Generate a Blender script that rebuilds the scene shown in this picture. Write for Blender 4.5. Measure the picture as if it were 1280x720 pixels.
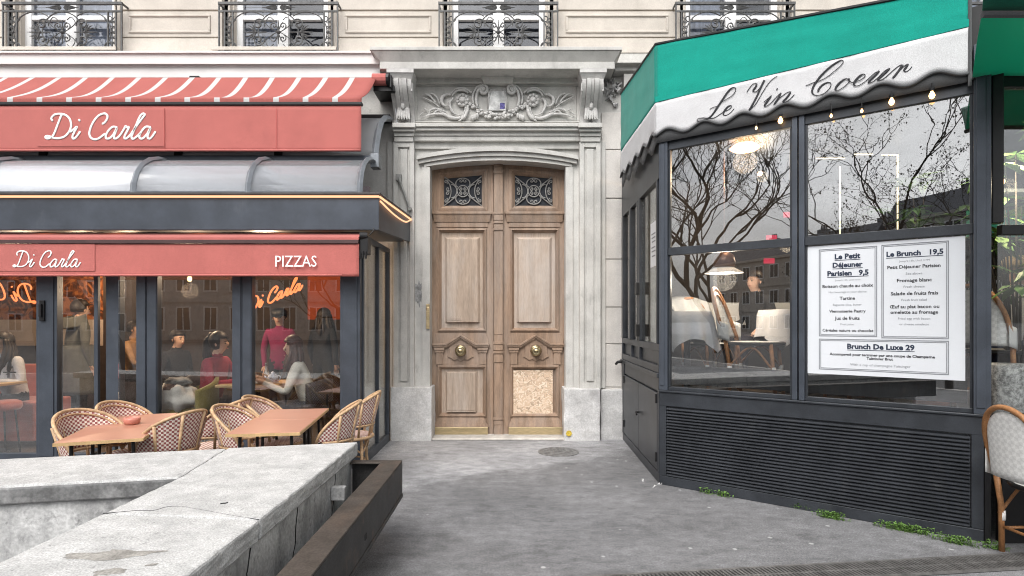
import bpy, bmesh, math, random
from math import sin, cos, pi, radians, sqrt
from mathutils import Vector, Matrix, noise as mnoise

for _o in list(bpy.data.objects): bpy.data.objects.remove(_o)
SC = bpy.context.scene
COL = SC.collection
RND = random.Random(7)

# ------------------------------------------------------------------ camera, sky, sun, exposure
cam = bpy.data.cameras.new('camera'); CAM = bpy.data.objects.new('camera', cam); COL.objects.link(CAM)
CAM.location = (0, 0, 1.6); CAM.rotation_euler = (pi/2, 0, 0)
cam.sensor_width = 36; cam.lens = 711/1280*36; cam.shift_y = 41/1280
cam.clip_start = 0.05; cam.clip_end = 2000
SC.camera = CAM
W_ = bpy.data.worlds.new('World'); SC.world = W_; W_.use_nodes = True
nt = W_.node_tree; nt.nodes.clear()
sky = nt.nodes.new('ShaderNodeTexSky'); sky.sky_type = 'NISHITA'; sky.sun_disc = False
SUN_EL, SUN_AZ = radians(50), radians(196)
sky.sun_elevation = SUN_EL; sky.sun_rotation = SUN_AZ
sky.air_density = 1.0; sky.dust_density = 4.0; sky.ozone_density = 1.0
hs = nt.nodes.new('ShaderNodeHueSaturation'); hs.inputs['Saturation'].default_value = 0.16
bg = nt.nodes.new('ShaderNodeBackground'); bg.inputs['Strength'].default_value = 0.15
wo = nt.nodes.new('ShaderNodeOutputWorld')
cl = nt.nodes.new('ShaderNodeTexNoise'); cl.inputs['Scale'].default_value = 2.6; cl.inputs['Detail'].default_value = 7; cl.inputs['Roughness'].default_value = .55
ctc = nt.nodes.new('ShaderNodeTexCoord'); cmp_ = nt.nodes.new('ShaderNodeMapping'); cmp_.inputs['Scale'].default_value = (1, 1, 2.6)
nt.links.new(ctc.outputs['Generated'], cmp_.inputs[0]); nt.links.new(cmp_.outputs[0], cl.inputs['Vector'])
crg = nt.nodes.new('ShaderNodeMapRange'); crg.inputs[1].default_value = .35; crg.inputs[2].default_value = .65; crg.inputs[3].default_value = .72; crg.inputs[4].default_value = 1.28
cmx = nt.nodes.new('ShaderNodeMix'); cmx.data_type = 'RGBA'; cmx.blend_type = 'MULTIPLY'; cmx.inputs[0].default_value = 1
nt.links.new(cl.outputs['Fac'], crg.inputs[0]); nt.links.new(sky.outputs[0], cmx.inputs[6]); nt.links.new(crg.outputs[0], cmx.inputs[7])
nt.links.new(cmx.outputs[2], hs.inputs['Color']); nt.links.new(hs.outputs[0], bg.inputs[0]); nt.links.new(bg.outputs[0], wo.inputs[0])
sl = bpy.data.lights.new('sun', 'SUN'); sl.energy = 1.2; sl.angle = radians(40); sl.color = (1.0, .97, .93)
SO = bpy.data.objects.new('sun', sl); COL.objects.link(SO)
# light comes from behind the camera, high and a little left
sd = Vector((sin(SUN_AZ)*cos(SUN_EL), cos(SUN_AZ)*cos(SUN_EL), sin(SUN_EL)))
SO.rotation_euler = sd.to_track_quat('Z', 'Y').to_euler()
SC.view_settings.view_transform = 'Standard'; SC.view_settings.look = 'None'
SC.view_settings.gamma = 1; SC.view_settings.use_curve_mapping = False
SC.view_settings.exposure = 0.76
SC.render.engine = 'CYCLES'
SC.cycles.use_denoising = True; SC.cycles.filter_width = 1.05
SC.cycles.max_bounces = 10; SC.cycles.transparent_max_bounces = 24; SC.cycles.glossy_bounces = 4
SC.cycles.diffuse_bounces = 4; SC.cycles.caustics_reflective = False; SC.cycles.caustics_refractive = False
SC.cycles.sample_clamp_indirect = 6

F = 711.0
def W(px, py, Y): return Vector(((px-640)/F*Y, Y, 1.6+(401-py)/F*Y))
def X_(px, Y): return (px-640)/F*Y
def Z_(py, Y): return 1.6+(401-py)/F*Y

# ------------------------------------------------------------------ mesh builder
class MB:
    def __init__(s, T=None): s.bm = bmesh.new(); s.T = T or Matrix.Identity(4); s.mi = 0
    def v(s, co): return s.bm.verts.new(s.T @ Vector(co))
    def f(s, vs):
        try:
            fa = s.bm.faces.new(vs); fa.material_index = s.mi; return fa
        except ValueError: return None
    def box(s, x0, x1, y0, y1, z0, z1):
        c = [s.v((x, y, z)) for z in (z0, z1) for y in (y0, y1) for x in (x0, x1)]
        for q in ((0,2,3,1),(4,5,7,6),(0,1,5,4),(2,6,7,3),(0,4,6,2),(1,3,7,5)): s.f([c[i] for i in q])
    def hexa(s, a, b):
        # a: 4 corner points (loop), b: 4 matching corner points
        A = [s.v(p) for p in a]; B = [s.v(p) for p in b]
        s.f(A[::-1]); s.f(B)
        n = len(A)
        for i in range(n): s.f([A[i], A[(i+1)%n], B[(i+1)%n], B[i]])
    def frustum(s, x0, x1, y0, y1, z0, X0, X1, Y0, Y1, z1):
        s.hexa([(x0,y0,z0),(x1,y0,z0),(x1,y1,z0),(x0,y1,z0)], [(X0,Y0,z1),(X1,Y0,z1),(X1,Y1,z1),(X0,Y1,z1)])
    def prism(s, poly, axis, a, b):
        def mk(p, t):
            if axis == 'x': return (t, p[0], p[1])
            if axis == 'y': return (p[0], t, p[1])
            return (p[0], p[1], t)
        s.hexa([mk(p, a) for p in poly], [mk(p, b) for p in poly])
    def tube(s, pts, r, n=6, closed=False, caps=True, flat=None):
        pts = [Vector(p) for p in pts]
        out = [pts[0]]
        for p in pts[1:]:
            if (p-out[-1]).length > 1e-5: out.append(p)
        pts = out; m = len(pts)
        if m < 2: return
        rs = r if isinstance(r, (list, tuple)) else [r]*m
        if len(rs) != m: rs = [rs[min(int(i*len(rs)/m), len(rs)-1)] for i in range(m)]
        def tan(i):
            if closed: return (pts[(i+1)%m]-pts[i-1]).normalized()
            return (pts[min(i+1,m-1)]-pts[max(i-1,0)]).normalized()
        t0 = tan(0); up = Vector((0,0,1)) if abs(t0.z) < .9 else Vector((1,0,0))
        nrm = (up - t0*up.dot(t0)).normalized()
        rings = []
        for i in range(m):
            t = tan(i)
            nn = nrm - t*nrm.dot(t)
            if nn.length > 1e-6: nrm = nn.normalized()
            bn = t.cross(nrm)
            ring = []
            for k in range(n):
                a = 2*pi*k/n
                d = nrm*cos(a)*rs[i] + bn*sin(a)*rs[i]
                if flat: 
                    fa = Vector(flat[0]); d = d - fa*d.dot(fa)*(1-flat[1])
                ring.append(s.v(pts[i]+d))
            rings.append(ring)
        for i in range(m if closed else m-1):
            A, B = rings[i], rings[(i+1)%m]
            for k in range(n): s.f([A[k], A[(k+1)%n], B[(k+1)%n], B[k]])
        if caps and not closed:
            s.f(rings[0][::-1]); s.f(rings[-1])
    def lathe(s, prof, n=16, center=(0,0,0), axis='z', caps=True):
        c = Vector(center); rings = []
        for (r, h) in prof:
            ring = []
            for k in range(n):
                a = 2*pi*k/n
                if axis == 'z': p = (r*cos(a), r*sin(a), h)
                elif axis == 'y': p = (r*cos(a), h, r*sin(a))
                else: p = (h, r*cos(a), r*sin(a))
                ring.append(s.v(c+Vector(p)))
            rings.append(ring)
        for A, B in zip(rings, rings[1:]):
            for k in range(n): s.f([A[k], A[(k+1)%n], B[(k+1)%n], B[k]])
        if caps: s.f(rings[0][::-1]); s.f(rings[-1])
    def ball(s, c, r, n=10, m=7):
        c = Vector(c); r = Vector(r) if isinstance(r, (tuple, list, Vector)) else Vector((r, r, r))
        top = s.v(c+Vector((0,0,r.z))); bot = s.v(c-Vector((0,0,r.z))); rings = []
        for j in range(1, m):
            t = pi*j/m
            rings.append([s.v(c+Vector((r.x*sin(t)*cos(2*pi*k/n), r.y*sin(t)*sin(2*pi*k/n), r.z*cos(t)))) for k in range(n)])
        for k in range(n):
            s.f([top, rings[0][k], rings[0][(k+1)%n]]); s.f([bot, rings[-1][(k+1)%n], rings[-1][k]])
        for A, B in zip(rings, rings[1:]):
            for k in range(n): s.f([A[k], B[k], B[(k+1)%n], A[(k+1)%n]])
    def grid(s, fn, nu, nv, thick=None, closed_u=False):
        g = [[s.v(fn(i/nu, j/nv)) for j in range(nv+1)] for i in range(nu+1)]
        for i in range(nu):
            for j in range(nv): s.f([g[i][j], g[i+1][j], g[i+1][j+1], g[i][j+1]])
    def quadleaf(s, p, d, up, L, w, fold=.25):
        d = Vector(d).normalized(); up = Vector(up)
        sd_ = d.cross(up)
        if sd_.length < 1e-4: sd_ = Vector((1,0,0))
        sd_.normalize(); n = sd_.cross(d)
        p = Vector(p)
        a = s.v(p); b = s.v(p+d*L*.45+sd_*w*.5+n*w*fold); c = s.v(p+d*L-n*w*fold*.6); e = s.v(p+d*L*.45-sd_*w*.5+n*w*fold); m = s.v(p+d*L*.5)
        s.f([a, b, m]); s.f([b, c, m]); s.f([c, e, m]); s.f([e, a, m])

def link(o): COL.objects.link(o); return o
def obj(name, mb, mats, parent=None, smooth=False, bevel=0, solid=0, seg=2):
    bm = mb.bm
    bmesh.ops.recalc_face_normals(bm, faces=bm.faces[:])
    me = bpy.data.meshes.new(name); bm.to_mesh(me); bm.free()
    for m in (mats if isinstance(mats, (list, tuple)) else [mats]): me.materials.append(m)
    if smooth:
        for p in me.polygons: p.use_smooth = True
    o = link(bpy.data.objects.new(name, me))
    if solid:
        md = o.modifiers.new('solid', 'SOLIDIFY'); md.thickness = solid; md.offset = 0
    if bevel:
        md = o.modifiers.new('bevel', 'BEVEL'); md.width = bevel; md.segments = seg; md.limit_method = 'ANGLE'; md.angle_limit = radians(35)
        md.harden_normals = False
    if parent is not None: attach(o, parent)
    return o
def world_loc(o):
    l = Vector((0,0,0))
    while o is not None: l = l + o.location; o = o.parent
    return l
def attach(o, parent):
    o.parent = parent
    # mesh is in the coordinates of the root's own space when the root carries 'local', else world
    r = parent
    while r.parent is not None: r = r.parent
    if not r.get('_local') and parent.parent is None:
        o.matrix_parent_inverse = Matrix.Translation(-parent.location)
def thing(name, label, cat, loc=(0,0,0), group=None, local=False, kind=None):
    o = link(bpy.data.objects.new(name, None)); o.location = loc; o.empty_display_size = .1
    o['label'] = label; o['category'] = cat
    if group: o['group'] = group
    if local: o['_local'] = 1
    return o
def tag(o, label, cat, group=None, kind=None):
    o['label'] = label; o['category'] = cat
    if group: o['group'] = group
    if kind: o['kind'] = kind
    return o
def struct(o, label, cat='setting'):
    o['kind'] = 'structure'; o['label'] = label; o['category'] = cat; return o
KIDS = {}
def copy_tree(o, parent=None):
    c = o.copy(); COL.objects.link(c)
    if parent is not None:
        c.parent = parent; c.matrix_parent_inverse = o.matrix_parent_inverse.copy()
    for ch in list(o.children): copy_tree(ch, c)
    return c
def place(root, loc, rz=0, sc=1, label=None, first=False):
    r = root if first else copy_tree(root)
    r.location = loc; r.rotation_euler = (0, 0, rz); r.scale = (sc, sc, sc)
    if label: r['label'] = label
    return r

# ------------------------------------------------------------------ materials
def lk(t, a, b): t.links.new(a, b)
MATS = {}
def M(name, col, rough=.7, metal=0.0, var=.15, scale=6, fine=.08, fscale=120, bump=.0, bscale=None, stretch=(1,1,1),
      stain=None, spec=.4, coat=0, trans=0, emis=None, estr=0, alpha=1, sheen=0, stain2=None):
    m = bpy.data.materials.new(name); m.use_nodes = True; t = m.node_tree; nd = t.nodes
    b = nd['Principled BSDF']
    tc = nd.new('ShaderNodeTexCoord'); mp = nd.new('ShaderNodeMapping'); mp.inputs['Scale'].default_value = stretch
    lk(t, tc.outputs['Object'], mp.inputs[0])
    n1 = nd.new('ShaderNodeTexNoise'); n1.inputs['Scale'].default_value = scale; n1.inputs['Detail'].default_value = 8; n1.inputs['Roughness'].default_value = .62
    n2 = nd.new('ShaderNodeTexNoise'); n2.inputs['Scale'].default_value = fscale; n2.inputs['Detail'].default_value = 4
    lk(t, mp.outputs[0], n1.inputs['Vector']); lk(t, mp.outputs[0], n2.inputs['Vector'])
    r1 = nd.new('ShaderNodeMapRange'); r1.inputs[1].default_value = .38; r1.inputs[2].default_value = .62; r1.inputs[3].default_value = 1-var; r1.inputs[4].default_value = 1+var
    r2 = nd.new('ShaderNodeMapRange'); r2.inputs[1].default_value = .38; r2.inputs[2].default_value = .62; r2.inputs[3].default_value = 1-fine; r2.inputs[4].default_value = 1+fine
    lk(t, n1.outputs['Fac'], r1.inputs[0]); lk(t, n2.outputs['Fac'], r2.inputs[0])
    mu = nd.new('ShaderNodeMath'); mu.operation = 'MULTIPLY'; lk(t, r1.outputs[0], mu.inputs[0]); lk(t, r2.outputs[0], mu.inputs[1])
    mx = nd.new('ShaderNodeMix'); mx.data_type = 'RGBA'; mx.blend_type = 'MULTIPLY'; mx.inputs[0].default_value = 1
    mx.inputs[6].default_value = (*col, 1); lk(t, mu.outputs[0], mx.inputs[7])
    out = mx.outputs[2]
    for k, stn in enumerate((stain, stain2)):
        if not stn: continue
        sc_, ss, lo, hi = stn[:4]; strch = stn[4] if len(stn) > 4 else (1,1,1); amt = stn[5] if len(stn) > 5 else 1
        mp2 = nd.new('ShaderNodeMapping'); mp2.inputs['Scale'].default_value = strch; mp2.inputs['Location'].default_value = (3.1+k*7, 1.7, 9.2)
        lk(t, tc.outputs['Object'], mp2.inputs[0])
        n3 = nd.new('ShaderNodeTexNoise'); n3.inputs['Scale'].default_value = ss; n3.inputs['Detail'].default_value = 9; n3.inputs['Roughness'].default_value = .68
        lk(t, mp2.outputs[0], n3.inputs['Vector'])
        r3 = nd.new('ShaderNodeMapRange'); r3.inputs[1].default_value = lo; r3.inputs[2].default_value = hi; r3.inputs[4].default_value = amt
        lk(t, n3.outputs['Fac'], r3.inputs[0])
        m3 = nd.new('ShaderNodeMix'); m3.data_type = 'RGBA'; lk(t, r3.outputs[0], m3.inputs[0]); lk(t, out, m3.inputs[6]); m3.inputs[7].default_value = (*sc_, 1)
        out = m3.outputs[2]
    lk(t, out, b.inputs['Base Color'])
    b.inputs['Roughness'].default_value = rough; b.inputs['Metallic'].default_value = metal
    b.inputs['Specular IOR Level'].default_value = spec
    if coat: b.inputs['Coat Weight'].default_value = coat; b.inputs['Coat Roughness'].default_value = .1
    if trans: b.inputs['Transmission Weight'].default_value = trans
    if sheen: b.inputs['Sheen Weight'].default_value = sheen
    if emis: b.inputs['Emission Color'].default_value = (*emis, 1); b.inputs['Emission Strength'].default_value = estr
    if alpha < 1: b.inputs['Alpha'].default_value = alpha
    if bump:
        bp = nd.new('ShaderNodeBump'); bp.inputs['Strength'].default_value = bump; bp.inputs['Distance'].default_value = .004
        if bscale:
            nb = nd.new('ShaderNodeTexNoise'); nb.inputs['Scale'].default_value = bscale; nb.inputs['Detail'].default_value = 6
            lk(t, mp.outputs[0], nb.inputs['Vector']); lk(t, nb.outputs['Fac'], bp.inputs['Height'])
        else: lk(t, n2.outputs['Fac'], bp.inputs['Height'])
        lk(t, bp.outputs[0], b.inputs['Normal'])
    m['_out'] = 0
    MATS[name] = m
    return m
def emit(name, col, s):
    m = bpy.data.materials.new(name); m.use_nodes = True; t = m.node_tree; t.nodes.clear()
    e = t.nodes.new('ShaderNodeEmission'); e.inputs[0].default_value = (*col, 1); e.inputs[1].default_value = s
    o = t.nodes.new('ShaderNodeOutputMaterial'); lk(t, e.outputs[0], o.inputs[0]); return m
def glass(name, refl=.1, tint=(.9,.93,.93), rough=0.0, fres=True, diff=0, wob=0):
    m = bpy.data.materials.new(name); m.use_nodes = True; t = m.node_tree; t.nodes.clear(); nd = t.nodes
    tr = nd.new('ShaderNodeBsdfTransparent'); tr.inputs[0].default_value = (*tint, 1)
    gl = nd.new('ShaderNodeBsdfGlossy'); gl.inputs['Roughness'].default_value = rough; gl.inputs['Color'].default_value = (1,1,1,1)
    mix = nd.new('ShaderNodeMixShader'); out = nd.new('ShaderNodeOutputMaterial')
    lw = nd.new('ShaderNodeLayerWeight'); lw.inputs[0].default_value = .25
    mr = nd.new('ShaderNodeMapRange'); mr.inputs[3].default_value = refl; mr.inputs[4].default_value = min(1, refl+.6)
    lk(t, lw.outputs['Fresnel'], mr.inputs[0]); lk(t, mr.outputs[0], mix.inputs[0])
    lk(t, tr.outputs[0], mix.inputs[1]); lk(t, gl.outputs[0], mix.inputs[2])
    if wob:
        tc = nd.new('ShaderNodeTexCoord'); n = nd.new('ShaderNodeTexNoise'); n.inputs['Scale'].default_value = 1.1
        bp = nd.new('ShaderNodeBump'); bp.inputs['Strength'].default_value = wob; bp.inputs['Distance'].default_value = .02
        lk(t, tc.outputs['Object'], n.inputs['Vector']); lk(t, n.outputs['Fac'], bp.inputs['Height']); lk(t, bp.outputs[0], gl.inputs['Normal'])
    last = mix.outputs[0]
    if diff:
        df = nd.new('ShaderNodeBsdfTranslucent'); df.inputs[0].default_value = (.85,.87,.9,1)
        d2 = nd.new('ShaderNodeBsdfDiffuse'); d2.inputs[0].default_value = (.75,.77,.8,1)
        md = nd.new('ShaderNodeMixShader'); md.inputs[0].default_value = .5; lk(t, df.outputs[0], md.inputs[1]); lk(t, d2.outputs[0], md.inputs[2])
        m2 = nd.new('ShaderNodeMixShader'); m2.inputs[0].default_value = diff; lk(t, last, m2.inputs[1]); lk(t, md.outputs[0], m2.inputs[2]); last = m2.outputs[0]
    lk(t, last, out.inputs[0]); return m

STONE = M('pale_limestone', (.51,.50,.475), .85, var=.10, scale=3, fine=.06, fscale=90, bump=.25, stain=((.33,.32,.305), 2.2, .50, .76, (1.6,1.6,.4), .7), stain2=((.24,.23,.22), 9, .58, .74, (1,1,.5), .5))
STONE_B = M('beige_limestone', (.54,.495,.44), .88, var=.09, scale=2.2, fine=.05, fscale=80, bump=.25, stain=((.34,.30,.25), 2.0, .55, .8, (1.4,1.4,.5), .5))
STONE_W = M('weathered_plinth_stone', (.53,.525,.52), .9, var=.13, scale=4, fine=.10, fscale=60, bump=.7, bscale=25, stain=((.33,.32,.32), 3.2, .52, .66, (1,1,1), .7), stain2=((.40,.39,.37), 14, .55, .7, (1,1,1), .5))
PAINTW = M('cream_painted_band', (.76,.725,.71), .6, var=.05, scale=2, fine=.03, stain=((.5,.44,.42), 1.6, .6, .85, (.4,1,1), .4))
CARVE = M('carved_limestone', (.52,.51,.495), .88, var=.10, scale=10, fine=.08, fscale=150, bump=.35, stain=((.30,.29,.28), 7, .5, .75, (1,1,1), .55))
WOOD = M('weathered_oak', (.265,.180,.125), .7, var=.20, scale=2.0, fine=.11, fscale=26, bump=.35, stretch=(6,6,.5), stain=((.38,.335,.30), 1.1, .48, .72, (1.3,1,.35), .65), stain2=((.15,.10,.07), 1.7, .56, .76, (1.6,1,.5), .6))
WOODP = M('bleached_oak_panel', (.375,.292,.228), .72, var=.16, scale=2.2, fine=.11, fscale=24, bump=.35, stretch=(7,7,.45), stain=((.50,.465,.44), 1.2, .46, .70, (1.3,1,.4), .6), stain2=((.24,.17,.125), 1.9, .62, .8, (1.4,1,.6), .5))
BRASS = M('brushed_brass', (.62,.50,.30), .38, 1.0, var=.12, scale=5, fine=.1, fscale=40, stretch=(.3,1,4))
BRASSK = M('knob_brass', (.40,.33,.20), .30, 1.0, var=.1, scale=20)
IRON = M('grey_wrought_iron', (.09,.09,.09), .55, .3, var=.25, scale=18, fine=.15)
IRONL = M('pale_grille_iron', (.24,.235,.225), .6, .1, var=.2, scale=30)
DARK = M('anthracite_metal', (.055,.064,.080), .42, .25, var=.16, scale=3, fine=.08, fscale=200, stain=((.13,.14,.15), 4, .60, .8, (1,1,.5), .4))
DARK2 = M('black_painted_metal', (.036,.040,.047), .38, .2, var=.2, scale=4, fine=.1, stain=((.085,.09,.095), 5, .58, .8, (1,1,.5), .5))
BLACK = M('black_metal', (.012,.012,.013), .45, .2, var=.2, scale=8)
def fabric(name, col, **k): return M(name, col, .85, var=.05, scale=2.5, fine=.13, fscale=170, bump=.25, sheen=.15, spec=.2, **k)
RED = fabric('faded_red_canvas', (.42,.128,.113), stain=((.35,.105,.095), 1.2, .48, .75, (1,1,.4), .6), stain2=((.33,.105,.095), 5, .55, .8, (2,1,.3), .5))
WHITEF = fabric('white_canvas', (.55,.55,.56))
GREEN = fabric('green_canvas', (.003,.27,.210), stain=((.003,.215,.165), 1.5, .5, .8, (2,2,.5), .6))
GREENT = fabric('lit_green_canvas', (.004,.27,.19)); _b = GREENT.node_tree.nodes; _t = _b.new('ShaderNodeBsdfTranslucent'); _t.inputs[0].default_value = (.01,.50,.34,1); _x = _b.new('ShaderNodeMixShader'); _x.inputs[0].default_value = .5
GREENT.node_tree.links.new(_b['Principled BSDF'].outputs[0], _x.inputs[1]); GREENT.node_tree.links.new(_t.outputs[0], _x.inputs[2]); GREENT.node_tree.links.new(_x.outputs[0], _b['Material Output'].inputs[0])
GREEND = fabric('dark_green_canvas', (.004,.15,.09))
GREYF = fabric('dark_grey_canvas', (.085,.087,.09))
LETTER = M('white_lettering', (.86,.85,.83), .6, var=.02)
INK = M('black_lettering', (.02,.02,.024), .6, var=.02)
INKN = M('navy_print', (.02,.03,.055), .7, var=.02)
INKG = M('grey_print', (.22,.23,.25), .7, var=.02)
PAPER = M('white_paper', (.64,.66,.69), .55, var=.02, scale=2, fine=.01)
RATTAN = M('rattan_cane', (.47,.31,.18), .5, var=.22, scale=14, fine=.12, fscale=60, stretch=(1,1,1))
RATTAND = M('brown_rattan', (.34,.16,.065), .5, var=.25, scale=14, fine=.12)
TABLE = M('salmon_table_top', (.43,.205,.14), .35, var=.05, scale=3, fine=.03)
TEDGE = M('wood_table_edge', (.50,.34,.17), .5, var=.1)
PINK = M('terracotta_ceramic', (.55,.22,.17), .35, var=.05)
VELVET = M('coral_velvet', (.42,.10,.065), .8, var=.15, scale=5, sheen=.4)
LED = emit('warm_led_strip', (1.0,.50,.28), 1.0)
NEON = emit('orange_neon', (1.0,.22,.07), 1.5)
BULB = emit('warm_bulb', (1.0,.58,.25), 3.5)
BULBW = emit('white_tube', (1.0,.80,.45), 1.6)
REDL = emit('red_lamp', (1.0,.06,.12), .5)
GLASSL = glass('terrace_glass', .095, (.95,.96,.96), wob=.05)
GLASSR = glass('cafe_glass', .15, (.94,.95,.955), wob=.04)
GLASSS = glass('side_glass', .07, (.93,.95,.95))
GLASSW = glass('window_glass', .05, (.72,.74,.78))
POLY = glass('polycarbonate', .06, (.97,.975,.985), rough=.12, diff=.16)
POLYG = glass('grey_vault_glass', .08, (.93,.93,.93), rough=.2, diff=.30)
SKIN = M('skin', (.60,.38,.28), .55, var=.06, scale=9)
HAIRD = M('dark_hair', (.025,.017,.013), .5, var=.3, scale=30, stretch=(1,1,.2))
SHOE = M('dark_leather', (.03,.025,.022), .5)
LEAF = M('green_leaf', (.085,.17,.05), .45, var=.3, scale=5)
LEAF2 = M('pale_green_leaf', (.17,.28,.10), .45, var=.3, scale=5)
WEED = M('weed_leaf', (.12,.22,.05), .6, var=.35, scale=30)
BARK = M('dark_bark', (.055,.048,.042), .9, var=.3, scale=12, bump=.5)
DLEAF = M('brown_leaf', (.06,.05,.03), .8, var=.4, scale=4)

def ngroup_weave(name, c1, c2, c3, sx, sy):
    # small woven triangles: checker of light cane over a darker strand, in object space
    m = bpy.data.materials.new(name); m.use_nodes = True; t = m.node_tree; nd = t.nodes; b = nd['Principled BSDF']
    uv = nd.new('ShaderNodeUVMap'); mp = nd.new('ShaderNodeMapping'); mp.inputs['Scale'].default_value = (sx, sy, 1); lk(t, uv.outputs[0], mp.inputs[0])
    br = nd.new('ShaderNodeTexChecker'); br.inputs['Scale'].default_value = 1; br.inputs[1].default_value = (*c1, 1); br.inputs[2].default_value = (*c2, 1)
    lk(t, mp.outputs[0], br.inputs['Vector'])
    mp2 = nd.new('ShaderNodeMapping'); mp2.inputs['Scale'].default_value = (sx, sy, 1); mp2.inputs['Rotation'].default_value = (0,0,pi/4); lk(t, uv.outputs[0], mp2.inputs[0])
    b2 = nd.new('ShaderNodeTexChecker'); b2.inputs['Scale'].default_value = .7071*1.0; b2.inputs[1].default_value = (1,1,1,1); b2.inputs[2].default_value = (*c3, 1)
    lk(t, mp2.outputs[0], b2.inputs['Vector'])
    mx = nd.new('ShaderNodeMix'); mx.data_type = 'RGBA'; mx.blend_type = 'MULTIPLY'; mx.inputs[0].default_value = 1
    lk(t, br.outputs[0], mx.inputs[6]); lk(t, b2.outputs[0], mx.inputs[7]); lk(t, mx.outputs[2], b.inputs['Base Color'])
    b.inputs['Roughness'].default_value = .55
    return m
WEAVE = ngroup_weave('burgundy_white_weave', (.76,.70,.63), (.27,.075,.075), (.86,.78,.74), 34, 27)
WEAVEW = ngroup_weave('white_weave', (.80,.80,.78), (.70,.70,.68), (.9,.9,.9), 44, 44)
def uv_from(o, fn):
    me = o.data; uvl = me.uv_layers.new(name='UVMap')
    for lp in me.loops:
        uvl.data[lp.index].uv = fn(me.vertices[lp.vertex_index].co)

def striped(name, base, stripe, pitch, width, off):
    m = M(name, base, .85, var=.05, scale=2.5, fine=.12, fscale=170, bump=.25, spec=.2)
    t = m.node_tree; nd = t.nodes; b = nd['Principled BSDF']
    src = b.inputs['Base Color'].links[0].from_socket
    tc = nd.new('ShaderNodeTexCoord'); sp = nd.new('ShaderNodeSeparateXYZ'); lk(t, tc.outputs['Object'], sp.inputs[0])
    a = nd.new('ShaderNodeMath'); a.operation = 'ADD'; a.inputs[1].default_value = off; lk(t, sp.outputs[0], a.inputs[0])
    mo = nd.new('ShaderNodeMath'); mo.operation = 'FLOORED_MODULO'; mo.inputs[1].default_value = pitch; lk(t, a.outputs[0], mo.inputs[0])
    lt = nd.new('ShaderNodeMath'); lt.operation = 'LESS_THAN'; lt.inputs[1].default_value = width; lk(t, mo.outputs[0], lt.inputs[0])
    mx = nd.new('ShaderNodeMix'); mx.data_type = 'RGBA'; lk(t, lt.outputs[0], mx.inputs[0]); lk(t, src, mx.inputs[6]); mx.inputs[7].default_value = (*stripe, 1)
    lk(t, mx.outputs[2], b.inputs['Base Color']); return m

def asphalt():
    m = bpy.data.materials.new('asphalt'); m.use_nodes = True; t = m.node_tree; nd = t.nodes; b = nd['Principled BSDF']
    tc = nd.new('ShaderNodeTexCoord'); co = tc.outputs['Object']
    def noise(s, d=8, r=.6, mp=None):
        n = nd.new('ShaderNodeTexNoise'); n.inputs['Scale'].default_value = s; n.inputs['Detail'].default_value = d; n.inputs['Roughness'].default_value = r
        if mp:
            q = nd.new('ShaderNodeMapping'); q.inputs['Scale'].default_value = mp; lk(t, co, q.inputs[0]); lk(t, q.outputs[0], n.inputs['Vector'])
        else: lk(t, co, n.inputs['Vector'])
        return n.outputs['Fac']
    def rng(v, a, b_, c, d):
        r = nd.new('ShaderNodeMapRange'); r.inputs[1].default_value = a; r.inputs[2].default_value = b_; r.inputs[3].default_value = c; r.inputs[4].default_value = d; lk(t, v, r.inputs[0]); return r.outputs[0]
    def math_(op, a, b_):
        q = nd.new('ShaderNodeMath'); q.operation = op
        for i, v in enumerate((a, b_)):
            if isinstance(v, (int, float)): q.inputs[i].default_value = v
            else: lk(t, v, q.inputs[i])
        return q.outputs[0]
    big = rng(noise(1.1, 9, .65), .34, .66, .76, 1.24)
    mid = rng(noise(7, 9, .75, (1,1.6,1)), .36, .64, .76, 1.24)
    grain = math_('MULTIPLY', rng(noise(190, 3, .6), .38, .62, .66, 1.34), rng(noise(70, 4, .75), .38, .62, .74, 1.26))
    sp = nd.new('ShaderNodeSeparateXYZ'); lk(t, co, sp.inputs[0])
    # pale dusty patch in front of the doorstep, with a ragged edge
    e = math_('ADD', math_('ADD', sp.outputs[1], math_('MULTIPLY', sp.outputs[0], -.55)), math_('MULTIPLY', noise(1.5, 10, .74), 2.2))
    patch = rng(e, 7.0, 7.4, .165, .285)
    v = math_('MULTIPLY', patch, math_('MULTIPLY', big, math_('MULTIPLY', mid, grain)))
    v = math_('MULTIPLY', v, rng(noise(2.6, 10, .72, (1,1.7,1)), .54, .68, 1, .66))
    # trodden gum and paint flecks
    vo = nd.new('ShaderNodeTexVoronoi'); vo.inputs['Scale'].default_value = 4.2; lk(t, co, vo.inputs['Vector'])
    gum = math_('MULTIPLY', rng(vo.outputs['Distance'], .05, .085, 1, 0), rng(noise(3.1, 2), .44, .48, 0, .9))
    cr = nd.new('ShaderNodeCombineColor'); lk(t, v, cr.inputs[0]); lk(t, v, cr.inputs[1]); lk(t, math_('MULTIPLY', v, 1.035), cr.inputs[2])
    mx = nd.new('ShaderNodeMix'); mx.data_type = 'RGBA'; lk(t, gum, mx.inputs[0]); lk(t, cr.outputs[0], mx.inputs[6]); mx.inputs[7].default_value = (.42,.42,.42,1)
    lk(t, mx.outputs[2], b.inputs['Base Color']); b.inputs['Roughness'].default_value = .85
    bp = nd.new('ShaderNodeBump'); bp.inputs['Strength'].default_value = .5; bp.inputs['Distance'].default_value = .006
    lk(t, noise(160, 4, .6), bp.inputs['Height']); lk(t, bp.outputs[0], b.inputs['Normal']); return m
ASPH = asphalt()
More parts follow.
